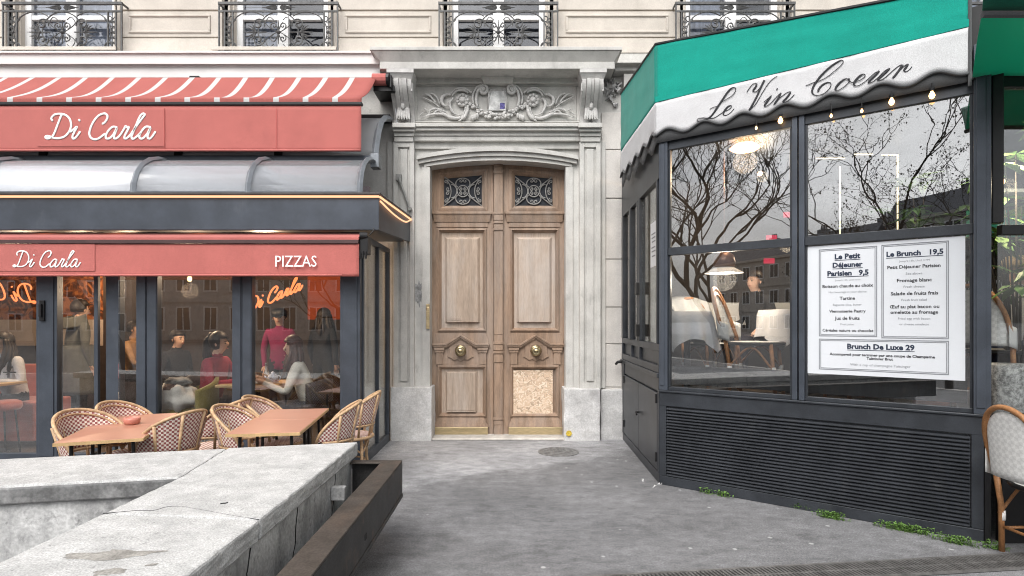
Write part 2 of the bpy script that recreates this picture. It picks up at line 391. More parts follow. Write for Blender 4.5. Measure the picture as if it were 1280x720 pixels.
def osb():
    m = bpy.data.materials.new('chipboard'); m.use_nodes = True; t = m.node_tree; nd = t.nodes; b = nd['Principled BSDF']
    tc = nd.new('ShaderNodeTexCoord'); n = nd.new('ShaderNodeTexNoise'); n.inputs['Scale'].default_value = 14; n.inputs['Detail'].default_value = 1
    lk(t, tc.outputs['Object'], n.inputs['Vector'])
    ad = nd.new('ShaderNodeMix'); ad.data_type = 'RGBA'; ad.inputs[0].default_value = .16; lk(t, tc.outputs['Object'], ad.inputs[6]); lk(t, n.outputs['Color'], ad.inputs[7])
    mp = nd.new('ShaderNodeMapping'); mp.inputs['Scale'].default_value = (26,1,60); mp.inputs['Rotation'].default_value = (0,.5,0); lk(t, ad.outputs[2], mp.inputs[0])
    vo = nd.new('ShaderNodeTexVoronoi'); vo.inputs['Scale'].default_value = 1.2; lk(t, mp.outputs[0], vo.inputs['Vector'])
    sp = nd.new('ShaderNodeSeparateColor'); lk(t, vo.outputs['Color'], sp.inputs[0])
    cr = nd.new('ShaderNodeValToRGB'); cr.color_ramp.elements[0].color = (.36,.27,.19,1); cr.color_ramp.elements[1].color = (.72,.62,.50,1)
    e = cr.color_ramp.elements.new(.5); e.color = (.60,.44,.31,1); e = cr.color_ramp.elements.new(.15); e.color = (.48,.35,.25,1)
    lk(t, sp.outputs[0], cr.inputs[0]); lk(t, cr.outputs[0], b.inputs['Base Color']); b.inputs['Roughness'].default_value = .7; return m
OSB = osb()
def wallpaper():
    m = bpy.data.materials.new('floral_wallpaper'); m.use_nodes = True; t = m.node_tree; nd = t.nodes; b = nd['Principled BSDF']
    tc = nd.new('ShaderNodeTexCoord'); n = nd.new('ShaderNodeTexNoise'); n.inputs['Scale'].default_value = 5; n.inputs['Detail'].default_value = 2; n.inputs['Distortion'].default_value = 2.5
    lk(t, tc.outputs['Object'], n.inputs['Vector'])
    cr = nd.new('ShaderNodeValToRGB'); cr.color_ramp.interpolation = 'EASE'
    cr.color_ramp.elements[0].position = .40; cr.color_ramp.elements[0].color = (.07,.025,.012,1); cr.color_ramp.elements[1].position = .62; cr.color_ramp.elements[1].color = (.42,.15,.045,1)
    e = cr.color_ramp.elements.new(.5); e.color = (.20,.06,.02,1)
    lk(t, n.outputs['Fac'], cr.inputs[0]); lk(t, cr.outputs[0], b.inputs['Base Color']); b.inputs['Roughness'].default_value = .8; return m
WALLP = wallpaper()

# ------------------------------------------------------------------ small shape helpers
def spiral(cx, cz, r0, turns, a0, dirn=1, n=22, r1=.12):
    # from outer radius r0 to r0*r1
    out = []
    for i in range(n+1):
        t = i/n; r = r0*(1-t*(1-r1)); a = a0+dirn*2*pi*turns*t
        out.append((cx+r*cos(a), cz+r*sin(a)))
    return out
def arc(cx, cz, r, a0, a1, n=16): return [(cx+r*cos(radians(a0+(a1-a0)*i/n)), cz+r*sin(radians(a0+(a1-a0)*i/n))) for i in range(n+1)]
def smooth(pts, k=6):
    pts = [Vector(p) for p in pts]; out = []
    P = [pts[0]*2-pts[1]] + pts + [pts[-1]*2-pts[-2]]
    for i in range(1, len(P)-2):
        for j in range(k):
            t = j/k; a, b, c, d = P[i-1], P[i], P[i+1], P[i+2]
            out.append(.5*((2*b)+(c-a)*t+(2*a-5*b+4*c-d)*t*t+(3*b-a-3*c+d)*t**3))
    out.append(pts[-1]); return out
def text_mb(mb, s, to3, cx, cz, width=None, height=None, bold=0, align='CENTER', depth=.0015):
    cu = bpy.data.curves.new('t', 'FONT'); cu.body = s; cu.align_x = 'CENTER'; cu.align_y = 'CENTER'; cu.size = 1; cu.offset = bold; cu.resolution_u = 2
    ob = bpy.data.objects.new('t', cu); COL.objects.link(ob)
    bpy.context.view_layer.update()
    me = bpy.data.meshes.new_from_object(ob.evaluated_get(bpy.context.evaluated_depsgraph_get()))
    xs = [v.co.x for v in me.vertices]; ys = [v.co.y for v in me.vertices]
    w = max(xs)-min(xs); mx = (max(xs)+min(xs))/2
    k = width/w if width else height/.7
    ky = height/.7 if height else k
    vs = [mb.v(to3(cx+(v.co.x-mx)*k, cz+v.co.y*ky, 0)) for v in me.vertices]
    for p in me.polygons: mb.f([vs[i] for i in p.vertices])
    bpy.data.objects.remove(ob); bpy.data.curves.remove(cu); bpy.data.meshes.remove(me)
    return w*k
# ------------------------------------------------------------------ ground
mb = MB()
S_ = 400
n = 8
c = [mb.v(p) for p in ((-S_,-S_,0),(S_,-S_,0),(S_,S_,0),(-S_,S_,0))]; mb.f(c)
g = obj('pavement', mb, ASPH); struct(g, 'grey asphalt pavement in front of the building', 'pavement')

m = MB(); c = [m.v(p) for p in ((-120,-30,.004),(120,-30,.004),(120,-5.0,.004),(-120,-5.0,.004))]; m.f(c)
struct(obj('road', m, M('road_asphalt', (.06,.06,.062), .85, var=.2, scale=2, fine=.3, fscale=90)), 'dark road behind the viewpoint', 'road')
m = MB(); m.box(-120, 120, -5.0, -4.75, 0, .012); struct(obj('kerb', m, STONE), 'stone kerb edge along the road', 'kerb')
# ------------------------------------------------------------------ the stone apartment building
YF = 7.74
B = thing('apartment_building', 'pale limestone apartment building with carved doorway and iron balconies above', 'building', (-.2, YF, 0))
def bx(mb, px0, px1, py0, py1, yf, yb):   # a block whose front face covers these picture limits at depth yf
    mb.box(X_(px0, yf), X_(px1, yf), yf, yb, Z_(py1, yf), Z_(py0, yf))

# wall, ground storey and above the door
w = MB()
XL, XR = -12.0, 9.0
xl_open, xr_open = X_(538, 7.74), X_(707, 7.74)
ztop_wall = Z_(66, YF)
w.box(-2.25, xl_open, YF, YF+.45, 0, Z_(209, YF))
w.box(xr_open, XR, YF, YF+.45, 0, Z_(209, YF))
# spandrel with segmental arch
pts = []
for i in range(21):
    t = i/20; x = xl_open+(xr_open-xl_open)*t; z = Z_(209, YF)+(Z_(200.5, YF)-Z_(209, YF))*(1-(2*t-1)**2)
    pts.append((x, z))
zt = Z_(66, YF)
for a, b_ in zip(pts, pts[1:]):
    w.hexa([(a[0],YF,a[1]),(b_[0],YF,b_[1]),(b_[0],YF,zt),(a[0],YF,zt)], [(a[0],YF+.45,a[1]),(b_[0],YF+.45,b_[1]),(b_[0],YF+.45,zt),(a[0],YF+.45,zt)])
w.box(-2.25, xl_open, YF, YF+.45, Z_(209, YF)+.0005, zt)
w.box(xr_open, XR, YF, YF+.45, Z_(209, YF), zt)
w.box(XL, -2.2505, YF, YF+.45, 3.0, zt)      # above the terrace
obj('wall', w, STONE, B, bevel=.004)
# block joints right of the door: thin raised courses
w = MB()
zz = [Z_(y, 7.72) for y in (555, 484, 430, 384, 324, 248, 187, 140)]
for a, b_ in zip(zz, zz[1:]): w.box(X_(752, 7.72), 1.62, 7.72, YF+.02, a+.006, b_-.006)
obj('stone_course', w, M('warm_limestone', (.55,.525,.495), .88, var=.08, scale=3, bump=.3, stain=((.40,.37,.34), 3, .55, .8, (1,1,.5), .5)), B, bevel=.006)
# upper wall with window openings
WIN = [X_(p, YF) for p in (-192, 78, 348, 623, 919, 1190)]
w = MB(); hw = 62*YF/F; z0 = zt; z1 = 9.2
edges = [XL] + sum([[x-hw, x+hw] for x in WIN], []) + [XR]
for i in range(0, len(edges), 2):
    a, b_ = edges[i], edges[i+1]
    w.box(a, b_, YF+.03, YF+.5, z0, z1)
    a2, b2 = a+.10 if i else a, b_-.10
    # moulded courses between the windows
    def course(py0, py1, in0=0): w.box(a2+in0, b2-in0, YF-.012, YF+.04, Z_(py1, YF-.012), Z_(py0, YF-.012))
    course(47.6, 66); course(14, 46.2); course(-40, 12.2); w.box(a2, b2, YF-.012, YF+.04, Z_(-42,YF), 9.0)
    # framed panel
    pa, pb, pz0, pz1 = a2+.14, b2-.14, Z_(41, YF-.02), Z_(18, YF-.02)
    if pb-pa > .5:
        for r in ((pa,pb,pz0,pz0+.03),(pa,pb,pz1-.03,pz1)): w.box(r[0], r[1], YF-.03, YF-.008, r[2], r[3])
        for x in (pa, pb-.03): w.box(x, x+.03, YF-.03, YF-.008, pz0+.032, pz1-.032)
obj('upper_wall', w, STONE_B, B, bevel=.008)
# stepped jambs beside each window
w = MB()
for x in WIN:
    for sgn in (-1, 1):
        for k, (o0, o1, yy) in enumerate(((.0, .05, .09), (.05, .11, .03), (.11, .155, -.025))):
            xa, xb = x+sgn*(hw-.03+o0), x+sgn*(hw-.03+o1)
            w.box(min(xa,xb), max(xa,xb), YF+yy, YF+.3, z0+.0, z1-.3)
obj('window_jamb', w, STONE_B, B, bevel=.006)
obj('roof_slab', (lambda m: (m.box(XL, XR, YF-.1, 16, 9.2, 9.6), m)[1])(MB()), STONE_B, B)

# windows
CURT = M('pale_curtain', (.62,.64,.68), .9, var=.18, scale=3, stretch=(6,1,.4))
WFR = M('white_window_paint', (.80,.80,.80), .5, var=.03)
SHUT = M('window_dark_room', (.03,.033,.04), .9)
for wi, x in enumerate(WIN):
    fr = MB(); yw = YF+.16
    xa, xb = x-hw+.015, x+hw-.015; zb, ztp = z0+.02, z1-.7
    fr.box(xa, xa+.10, yw, yw+.08, zb, ztp); fr.box(xb-.10, xb, yw, yw+.08, zb, ztp)
    fr.box(x-.075, x+.075, yw-.012, yw+.07, zb, ztp-.1)
    zr = Z_(22, yw)
    for zz_ in ((zb, zb+.10), (zr-.03, zr+.035), (ztp-.1, ztp)):
        fr.box(xa+.10, x-.075, yw+.006, yw+.07, *zz_); fr.box(x+.075, xb-.10, yw+.006, yw+.07, *zz_)
    fo = obj('window', fr, WFR, B, bevel=.008)
    pn = MB(); pn.box(xa+.05, xb-.05, yw+.05, yw+.056, zb+.05, ztp-.05); obj('pane', pn, GLASSW, fo)
    cu = MB()
    if wi != 3:
        def cf(u, v, xx0=xa+.08, xx1=(x-.10 if wi in (2, 4) else xb-.08)):
            xx = xx0+(xx1-xx0)*u; return (xx, yw+.16+.02*sin(u*42), zb+(ztp-zb)*v)
        cu.grid(cf, 60, 1); obj('curtain', cu, CURT, fo, smooth=True)
        if wi in (1, 2):
            sh = MB()
            for k in range(26):
                zz_ = zb+.06+k*.045; sh.box(xa+.1, xa+.33, yw+.072, yw+.10, zz_, zz_+.024)
            obj('louvred_shutter', sh, WFR, fo)
    rm = MB(); rm.box(xa-.2, xb+.2, yw+.9, yw+.95, zb-.2, ztp+.2); obj('dark_room', rm, SHUT, fo)
    sl_ = MB(); sl_.box(x-hw-.16, x+hw+.16, YF-.16, YF+.2, z0-.035, z0+.012); obj('sill', sl_, STONE_B, fo, bevel=.006)

# balcony railings
def railing():
    m = MB(); w2 = 75*7.6/F; zb = Z_(66, 7.6); z14 = Z_(14.2, 7.6); z4 = Z_(4.3, 7.6); k = 7.6/F
    def p3(q): return [(a, 0, b_) for a, b_ in q]
    m.box(-w2, w2, -.016, .016, z4-.017, z4+.017); m.box(-w2, w2, -.011, .011, z14-.010, z14+.010); m.box(-w2, w2, -.011, .011, zb-.010, zb+.014)
    for s in (-1, 1):
        for o in (0, 7*k, 17*k):
            hgt = z4 if o == 0 else z14
            m.box(s*(w2-.01-o)-.009, s*(w2-.01-o)+.009, -.0095, .0095, zb, hgt)
        m.box(min(s*w2, s*(w2-.016)), max(s*w2, s*(w2-.016)), 0, .18, z4-.012, z4+.012)
        m.box(min(s*w2, s*(w2-.016)), max(s*w2, s*(w2-.016)), 0, .18, zb-.008, zb+.012)
    zc = (zb+z14)/2; R = (z14-zb)/2-.008; r = .0085
    cx = 34.5*k
    m.tube(p3(arc(0, zc, R, 0, 352, 30)), r, 5, closed=True)
    for s in (-1, 1):
        m.tube(p3([(s*(cx+(R*1.05)*cos(a)), zc+R*sin(a)) for a in [radians(-128+i*256/24) for i in range(25)]]), r, 5)
        for q in (-1, 1):
            # scrolls that roll in from the middle ring, and from the ends
            m.tube(p3([(s*(a), zc+q*b_) for a, b_ in spiral(.265, .105, .085, 1.4, pi*1.1, -1)]), [.009]*10+[.013]*12, 5)
            m.tube(p3([(s*(a), zc+q*b_) for a, b_ in spiral(.058, .085, .05, 1.3, -pi*.4, 1)]), .008, 5)
            m.tube(p3([(s*(a), zc+q*b_) for a, b_ in spiral(cx+R*.95, .185, .06, 1.2, pi*.9, 1)]), .008, 5)
            m.tube(p3([(s*a, zc+q*b_) for a, b_ in smooth_xz([(.02,.0),(.10,.05),(.17,.12),(.12,.2),(.06,.16)])]), .006, 5)
        # palmette leaves
        for a in (-62, -40, -20, 0, 20, 40, 62):
            L = .17-.0009*abs(a)
            m.tube(p3([(s*(.30+t*L*cos(radians(a))), zc+t*L*sin(radians(a))+.02*sin(t*3)*(1 if a > 0 else -1 if a < 0 else 0)) for t in (0,.35,.7,1)]), [.009,.011,.008,.003], 5)
        m.tube(p3([(s*.16, zc), (s*.33, zc)]), .008, 5)
        m.ball((s*.30, 0, zc), .02, 7, 5); m.ball((s*(cx+R*1.07), 0, zc), .02, 7, 5)
        # narrow side ornaments
        xo = w2-12*k
        for j in range(5):
            zz_ = zc+(j-2)*.07
            for q in (-1, 1): m.tube(p3([(s*xo+q*a, zz_+b_) for a, b_ in spiral(.018, 0, .022, 1.1, pi, 1, 10)]), .007, 5)
        m.tube(p3([(s*xo, zb), (s*xo, z14)]), .006, 5)
        for a in (40, 90, 140): m.tube(p3([(s*xo, zc+.17), (s*xo+.035*cos(radians(a)), zc+.17+.05*sin(radians(a)))]), [.008,.003], 5)
    m.ball((0, 0, zc), .028, 8, 6)
    for q in (-1, 1):
        for a in (55, 90, 125): m.tube(p3([(0, zc+q*.03), (.10*cos(radians(a)), zc+q*(.03+.13*sin(radians(a))))]), [.012,.004], 5)
    zf = (z14+z4)/2-.002
    for s in (-1, 1):
        for L, dz in ((.22, 0), (.17, .022), (.17, -.022), (.1, .034), (.1, -.034)):
            m.tube(p3([(s*.02, zf), (s*L*.5, zf+dz), (s*L, zf+dz*.4)]), [.009,.010,.003], 5)
    return m
def smooth_xz(q): return [(p.x, p.z) for p in smooth([(a, 0, b_) for a, b_ in q], 5)]
rail0 = obj('balcony_railing', railing(), IRON, B)
for i, x in enumerate(WIN):
    o = rail0
    if i: o = rail0.copy(); COL.objects.link(o)
    o.location = (X_((-192,78,348,623,919,1190)[i], 7.6), 7.6, 0)

# cream cornice band over the terrace and the stone band over the cafe
def ext_x(m, prof, x0, x1): m.prism(prof, 'x', x0, x1)
cb = MB()
ext_x(cb, [(7.74,Z_(97,7.56)),(7.56,Z_(97,7.56)),(7.555,Z_(84.5,7.555)),(7.54,Z_(82.5,7.54)),(7.53,Z_(80.6,7.53)),(7.50,Z_(80,7.50)),(7.49,Z_(67,7.49)),(7.46,Z_(66,7.46)),(7.46,Z_(63.5,7.46)),(7.74,Z_(63.5,7.46)+.03)], XL, X_(474, 7.5))
obj('cornice_band', cb, PAINTW, B, bevel=.004)
cb = MB()
ext_x(cb, [(7.74,Z_(91,7.62)),(7.62,Z_(91,7.62)),(7.58,Z_(88,7.58)),(7.58,Z_(84,7.58)),(7.52,Z_(80,7.52)),(7.50,Z_(78,7.5)),(7.74,Z_(76,7.5))], X_(768, 7.6), XR)
bx(cb, 780, 803, 92, 112, 7.60, 7.73)
obj('string_course', cb, STONE, B, bevel=.005)

# door cornice: slab, cyma, corona, bed mould
dc = MB()
ya, yb_ = 7.29, 7.40
dc.box(X_(462,ya), X_(778,ya), ya, 7.74, Z_(62.5,ya), Z_(58,ya))
yc = 7.37
dc.frustum(X_(475,yc), X_(768,yc), yc, 7.735, Z_(77,yc), X_(464,ya+.01), X_(776,ya+.01), ya+.01, 7.735, Z_(62.5,ya)-.001)
dc.box(X_(474.5,yc-.01), X_(768.5,yc-.01), yc-.01, 7.733, Z_(86,yc-.01), Z_(77.3,yc))
y5 = 7.52
dc.frustum(X_(487,7.6), X_(757,7.6), 7.60, 7.731, Z_(95,7.6), X_(478,7.44), X_(765,7.44), 7.44, 7.731, Z_(86,yc-.01)-.001)
obj('door_cornice', dc, STONE, B, bevel=.007)
# frieze panel and entablature
en = MB()
ye = 7.60
bx(en, 516, 726, 153.5, 158, 7.54, 7.739); bx(en, 516, 726, 158.2, 163, 7.57, 7.739); bx(en, 517, 725, 163.2, 169.5, 7.62, 7.739); bx(en, 517, 725, 169.7, 176, 7.64, 7.739)
for a, b_ in ((491, 518), (724, 752)):
    bx(en, a-1, b_+1, 153.2, 159, 7.50, 7.738); bx(en, a, b_, 159.2, 164, 7.54, 7.738); bx(en, a+1, b_-1, 164.2, 170, 7.58, 7.738); bx(en, a+1.5, b_-1.5, 170.2, 177, 7.60, 7.738)
bx(en, 517, 725, 177.2, 186, 7.70, 7.737)
# frieze border
for r in ((517,725,104,107.5),(517,725,150.5,153)): bx(en, *r, 7.70, 7.737)
for r in ((517,521,107.7,150.3),(721,725,107.7,150.3)): bx(en, *r, 7.70, 7.737)
bx(en, 517, 725, 95.3, 103.8, 7.64, 7.737); bx(en, 521.2, 720.8, 107.8, 150.2, 7.715, 7.736)
obj('entablature', en, STONE, B, bevel=.006)
# pilasters
for a, b_, oa, ob_ in ((491.5, 517.5, 484, 491), (724.5, 751, 751.5, 757)):
    pi_ = MB(); yp = 7.62
    x0, x1 = X_(a, yp), X_(b_, yp); zb, zt_ = Z_(486, yp), Z_(177.5, yp)
    pi_.box(x0, x1, yp+.03, 7.737, zb, zt_)
    fw = .062
    pi_.box(x0, x0+fw, yp, yp+.03, zb, zt_); pi_.box(x1-fw, x1, yp, yp+.03, zb, zt_)
    pi_.box(x0+fw, x1-fw, yp, yp+.03, zt_-.07, zt_); pi_.box(x0+fw, x1-fw, yp, yp+.03, zb, zb+.08)
    pi_.box(x0+fw+.030, x1-fw-.030, yp+.008, yp+.031, zb+.10, zt_-.09)
    bx(pi_, oa, ob_, 177, 485, 7.69, 7.737)
    obj('pilaster', pi_, STONE, B, bevel=.005)
# jamb architrave following the opening, with hood arch
ar = MB()
ya = 7.66
for a, b_, yy in ((518.5, 537.5, 7.69), (706.8, 723.8, 7.69)): bx(ar, a, b_, 200, 485, yy, 7.90)
for a, b_, yy in ((528, 537.3, 7.665), (707.2, 716, 7.665)): bx(ar, a, b_, 209, 485, yy, 7.72)
def archline(pl, pr, pys, pyc, y, nn=24):
    out = []
    for i in range(nn+1):
        t = i/nn; out.append((X_(pl+(pr-pl)*t, y), Z_(pys+(pyc-pys)*(1-(2*t-1)**2), y)))
    return out
for (pl, pr, s0, c0, s1, c1, y0, y1) in ((521,723,199,188.5,194.5,183,7.60,7.70),(523,721,204.5,194.5,199.3,189,7.635,7.71),(530,715,208.5,200.3,204.8,195,7.665,7.90)):
    lo = archline(pl, pr, s0, c0, y0); hi = archline(pl, pr, s1, c1, y0)
    for i in range(len(lo)-1):
        q = [lo[i], lo[i+1], hi[i+1], hi[i]]
        ar.hexa([(p[0], y0, p[1]) for p in q], [(p[0], y1, p[1]) for p in q])
obj('door_architrave', ar, STONE, B, smooth=False)
# plinths
tx = bpy.data.textures.new('chips', 'CLOUDS'); tx.noise_scale = .22
for a in ((488, 539.5, 484, 560, 7.56, 7.9), (705, 750.5, 486, 560, 7.56, 7.9), (751, 800, 487, 560, 7.66, 7.739)):
    pl_ = MB(); bx(pl_, *a); pb = obj('plinth', pl_, STONE_W, B, bevel=.014, seg=3)
    md = pb.modifiers.new('sub', 'SUBSURF'); md.subdivision_type = 'SIMPLE'; md.levels = 4; md.render_levels = 4
    md = pb.modifiers.new('chips', 'DISPLACE'); md.texture = tx; md.strength = .03; md.mid_level = .5
th = MB(); th.box(X_(534,7.60), X_(713,7.60), 7.59, 7.93, 0, .03); obj('doorstep', th, M('worn_doorstep', (.50,.47,.43), .85, var=.15, scale=6, bump=.4, stain=((.3,.28,.26),5,.5,.7,(1,1,1),.6)), B, bevel=.012)
# patched plaster: broken corner under the string course
br = MB(); rr = random.Random(3)
for i in range(34):
    px, py = 752+rr.random()*24, 98+rr.random()*36
    if (px-752)/24 < (py-98)/36-.25: continue
    c0 = W(px, py, 7.69); s = .02+.05*rr.random()
    br.hexa([c0+Vector((rr.uniform(-s,s), .05, rr.uniform(-s,s))) for _ in range(4)], [c0+Vector((rr.uniform(-s,s)*.7, -.03*rr.random(), rr.uniform(-s,s)*.7)) for _ in range(4)])
obj('broken_plaster', br, STONE_W, B)
st = MB(); st.tube([W(498,221,7.58), W(511,258,7.58), W(513,262,7.58)], .018, 4, flat=((0,1,0), .4)); st.box(X_(495,7.6), X_(502,7.6), 7.58, 7.63, Z_(226,7.6), Z_(218,7.6)); st.lathe([(.025,-.02),(.025,.03)], 10, W(512.5,261,7.58), 'y')
obj('strap_bracket', st, M('dull_zinc', (.23,.23,.22), .6, .3, var=.2, scale=12), B)
# yellow round sticker
sk = MB(); sk.lathe([(.038,7.535),(.038,7.541)], 20, (X_(711,7.55), 0, Z_(541.5,7.55)), 'y'); obj('round_sticker', sk, M('yellow_sticker', (.62,.45,.06), .5, var=.35, scale=40), B)

pp_ = MB(); pts = []
for i in range(26):
    a = 2*pi*i/26; k = 1+.5*mnoise.noise(Vector((cos(a)*2, sin(a)*2, 7)))+.3*mnoise.noise(Vector((cos(a)*6, sin(a)*6, 2)))
    pts.append((X_(523,7.688)+.045*k*cos(a), Z_(366,7.688)+.16*k*sin(a)))
pp_.prism(pts, 'y', 7.6875, 7.6895); obj('peeled_patch', pp_, M('grey_render', (.24,.24,.24), .9, var=.3, scale=20, fine=.2), B)
# consoles
def console(cx):
    m = MB(); hw_ = 13*7.55/F
    zt_, zb = Z_(103, 7.5), Z_(152, 7.5)
    H = zt_-zb
    prof = []
    for i in range(25):
        t = i/24
        d = .27*(1-t)**1.3+.075 + .05*sin(t*pi*2.0)*(1-t*.3)
        prof.append((7.735-d, zt_-H*t))
    poly = [(7.735, zt_)] + prof + [(7.735, zb)]
    for a, b_, o in ((-hw_, -hw_*.62, 0), (-hw_*.58, -hw_*.16, -.03), (hw_*.16, hw_*.58, -.03), (hw_*.62, hw_, 0), (-hw_*.13, hw_*.13, -.015)):
        q = [(7.735, zt_)] + [(y+o, z) for y, z in prof] + [(7.735, zb)]
        m.prism(q, 'x', cx+a, cx+b_)
    for sgn in (-1, 1):
        m.tube([(cx+sgn*(hw_*1.0), 7.735-.30+.09*a, zt_-.10+b_) for a, b_ in spiral(0,0,.075,1.5,0,1)], .012, 5)
    # acanthus leaf on the lower half
    for a in (-58,-32,-10,10,32,58):
        s_ = sin(radians(a))
        m.tube([(cx+s_*.02, 7.60, zb+.30-.26*abs(0)), (cx+s_*.075, 7.585, zb+.20), (cx+s_*.085, 7.57, zb+.10), (cx+s_*.10, 7.56, zb+.05)], [.012,.022,.02,.008], 6)
    m.ball((cx, 7.55, zb+.23), (.03,.03,.05), 8, 6)
    m.box(cx-hw_*1.04, cx+hw_*1.04, 7.60, 7.734, zb-.018, zb+.02)
    # cap
    m.frustum(cx-hw_*1.02, cx+hw_*1.02, 7.42, 7.736, zt_+.002, cx-hw_*1.22, cx+hw_*1.22, 7.37, 7.736, zt_+.07)
    m.box(cx-hw_*1.26, cx+hw_*1.26, 7.36, 7.736, zt_+.072, zt_+.125)
    return m
for px in (503, 739.5): obj('console', console(X_(px, 7.52)), CARVE, B, bevel=.004)
# central keystone and carving
cv = MB()
yk = 7.62
ks = MB(); ks.frustum(X_(605,yk), X_(640,yk), yk, 7.736, Z_(104,yk), X_(601,yk-.05), X_(643,yk-.05), yk-.05, 7.736, Z_(95,yk-.05)); obj('keystone', ks, STONE, B, bevel=.005)
def c2(px, py, y=7.70): p = W(px, py, y); return (p.x, p.y, p.z)
def cz(u, v): return 520+u/6.095, 95+v/6.095           # coordinates read off the enlarged frieze
for s in (1, -1):
    def q(u, v, y=7.675):
        u = 622 + s*(u-622) if True else u
        px, py = cz(u, v); return c2(px, py, y)
    # upper volutes
    cx_, cy_ = 512, 105
    pts = [q(470,238), q(458,190), q(462,140), q(475,105), q(500,75)] + [q(cx_+a, cy_-b_) for a, b_ in spiral(0,0,38,1.6,pi*.6,-1)]
    cv.tube(smooth(pts, 3), [.020,.022,.024,.022,.018,.014], 6)
    cv.tube(smooth([q(440,215), q(432,170), q(440,125), q(465,85), q(495,68)], 4), .014, 6)
    cv.ball(q(cx_, cy_), (.03,.03,.03), 8, 6)
    # rosettes
    rx, ry = 355, 190; c0 = q(rx, ry, 7.70)
    cv.lathe([(.088,7.70),(.088,7.672),(.066,7.655),(.062,7.672),(.040,7.665),(.034,7.63),(.016,7.625)], 18, (c0[0],0,c0[2]), 'y')
    for k in range(9):
        a = 2*pi*k/9; cv.ball((c0[0]+.068*cos(a), 7.662, c0[2]+.068*sin(a)), (.022,.016,.022), 7, 5)
    # curling acanthus behind the rosette
    for k, (R, a0) in enumerate(((70, 2.9), (88, 2.7))):
        cv.tube([q(rx-10+ a, ry-20-b_) for a, b_ in [(R*cos(t), R*sin(t)*.9) for t in [a0-i*.17 for i in range(14)]]], [.010,.016,.018,.014], 6)
    cv.tube(smooth([q(340,300), q(290,285), q(262,240), q(258,200), q(285,168)], 4), [.010,.02,.022,.016], 6)
    cv.tube(smooth([q(262,225), q(225,230), q(198,205), q(200,165), q(235,140), q(265,142)], 4), [.010,.02,.026,.02,.012], 6)
    for (pts_, rr_) in (([(150,205),(120,165),(85,140),(45,142)],.016), ([(180,215),(160,165),(125,135),(80,148)],.015), ([(180,240),(130,200),(70,170),(35,150)],.010),
                        ([(260,320),(190,290),(110,295),(40,318)],.018), ([(200,260),(150,250),(110,262),(95,290)],.018), ([(230,275),(170,262),(140,280),(120,300)],.014), ([(340,318),(290,322),(230,300),(160,252)],.026),
                        ([(60,275),(45,285),(30,300)],.010), ([(80,265),(70,250),(55,262)],.010)):
        cv.tube(smooth([q(*p) for p in pts_], 4), [rr_*.8, rr_, rr_*.9, rr_*.35], 6)
    # falling stems beside the garland
    cv.tube(smooth([q(395,225), q(390,265), q(370,310), q(325,345)], 4), [.02,.026,.026,.012], 6)
    cv.tube(smooth([q(378,235), q(368,275), q(345,325)], 4), .012, 6)
    for a in (0, 1, 2): cv.ball(q(432+a*18, 318-a*8), (.035-.006*a,.03,.04), 7, 5)
# garland
rg = random.Random(5)
for i in range(95):
    t = rg.random(); u = 405+(840-405)*t; sag = 1-(2*t-1)**2
    v = 210 + 95*sag + rg.uniform(-1,1)*(10+16*sag)
    px, py = cz(u, v); y = 7.69-.045*sag*rg.random()
    p = c2(px, py, y); a = rg.uniform(-1,1)
    cv.ball(p, (.026, .022, .018), 6, 4)
# cartouche field
px0, py0 = cz(552, 262); px1, py1 = cz(690, 100)
cv.box(X_(px0,7.69), X_(px1,7.69), 7.69, 7.739, Z_(py0,7.69), Z_(py1,7.69))
for s in (-1, 1): cv.tube([c2(*cz(622+s*72, 255), 7.69), c2(*cz(622+s*70, 180), 7.68), c2(*cz(622+s*48, 105), 7.69)], .012, 6)
obj('frieze_carving', cv, CARVE, B, smooth=True)
ps = MB()
ps.box(X_(610,7.683), X_(632,7.683), 7.683, 7.687, Z_(138,7.683), Z_(114,7.683)); po = obj('pasted_print', ps, M('grey_print_paper', (.62,.62,.61), .8, var=.35, scale=9), B)
ps = MB(); ps.box(X_(625,7.68), X_(631,7.68), 7.6795, 7.6825, Z_(136,7.68), Z_(128.5,7.68)); obj('violet_mark', ps, M('violet_print', (.10,.09,.25), .8, var=.5, scale=30), po)

# ------------------------------------------------------------------ the double entrance door
YD = 7.90
fr = MB()
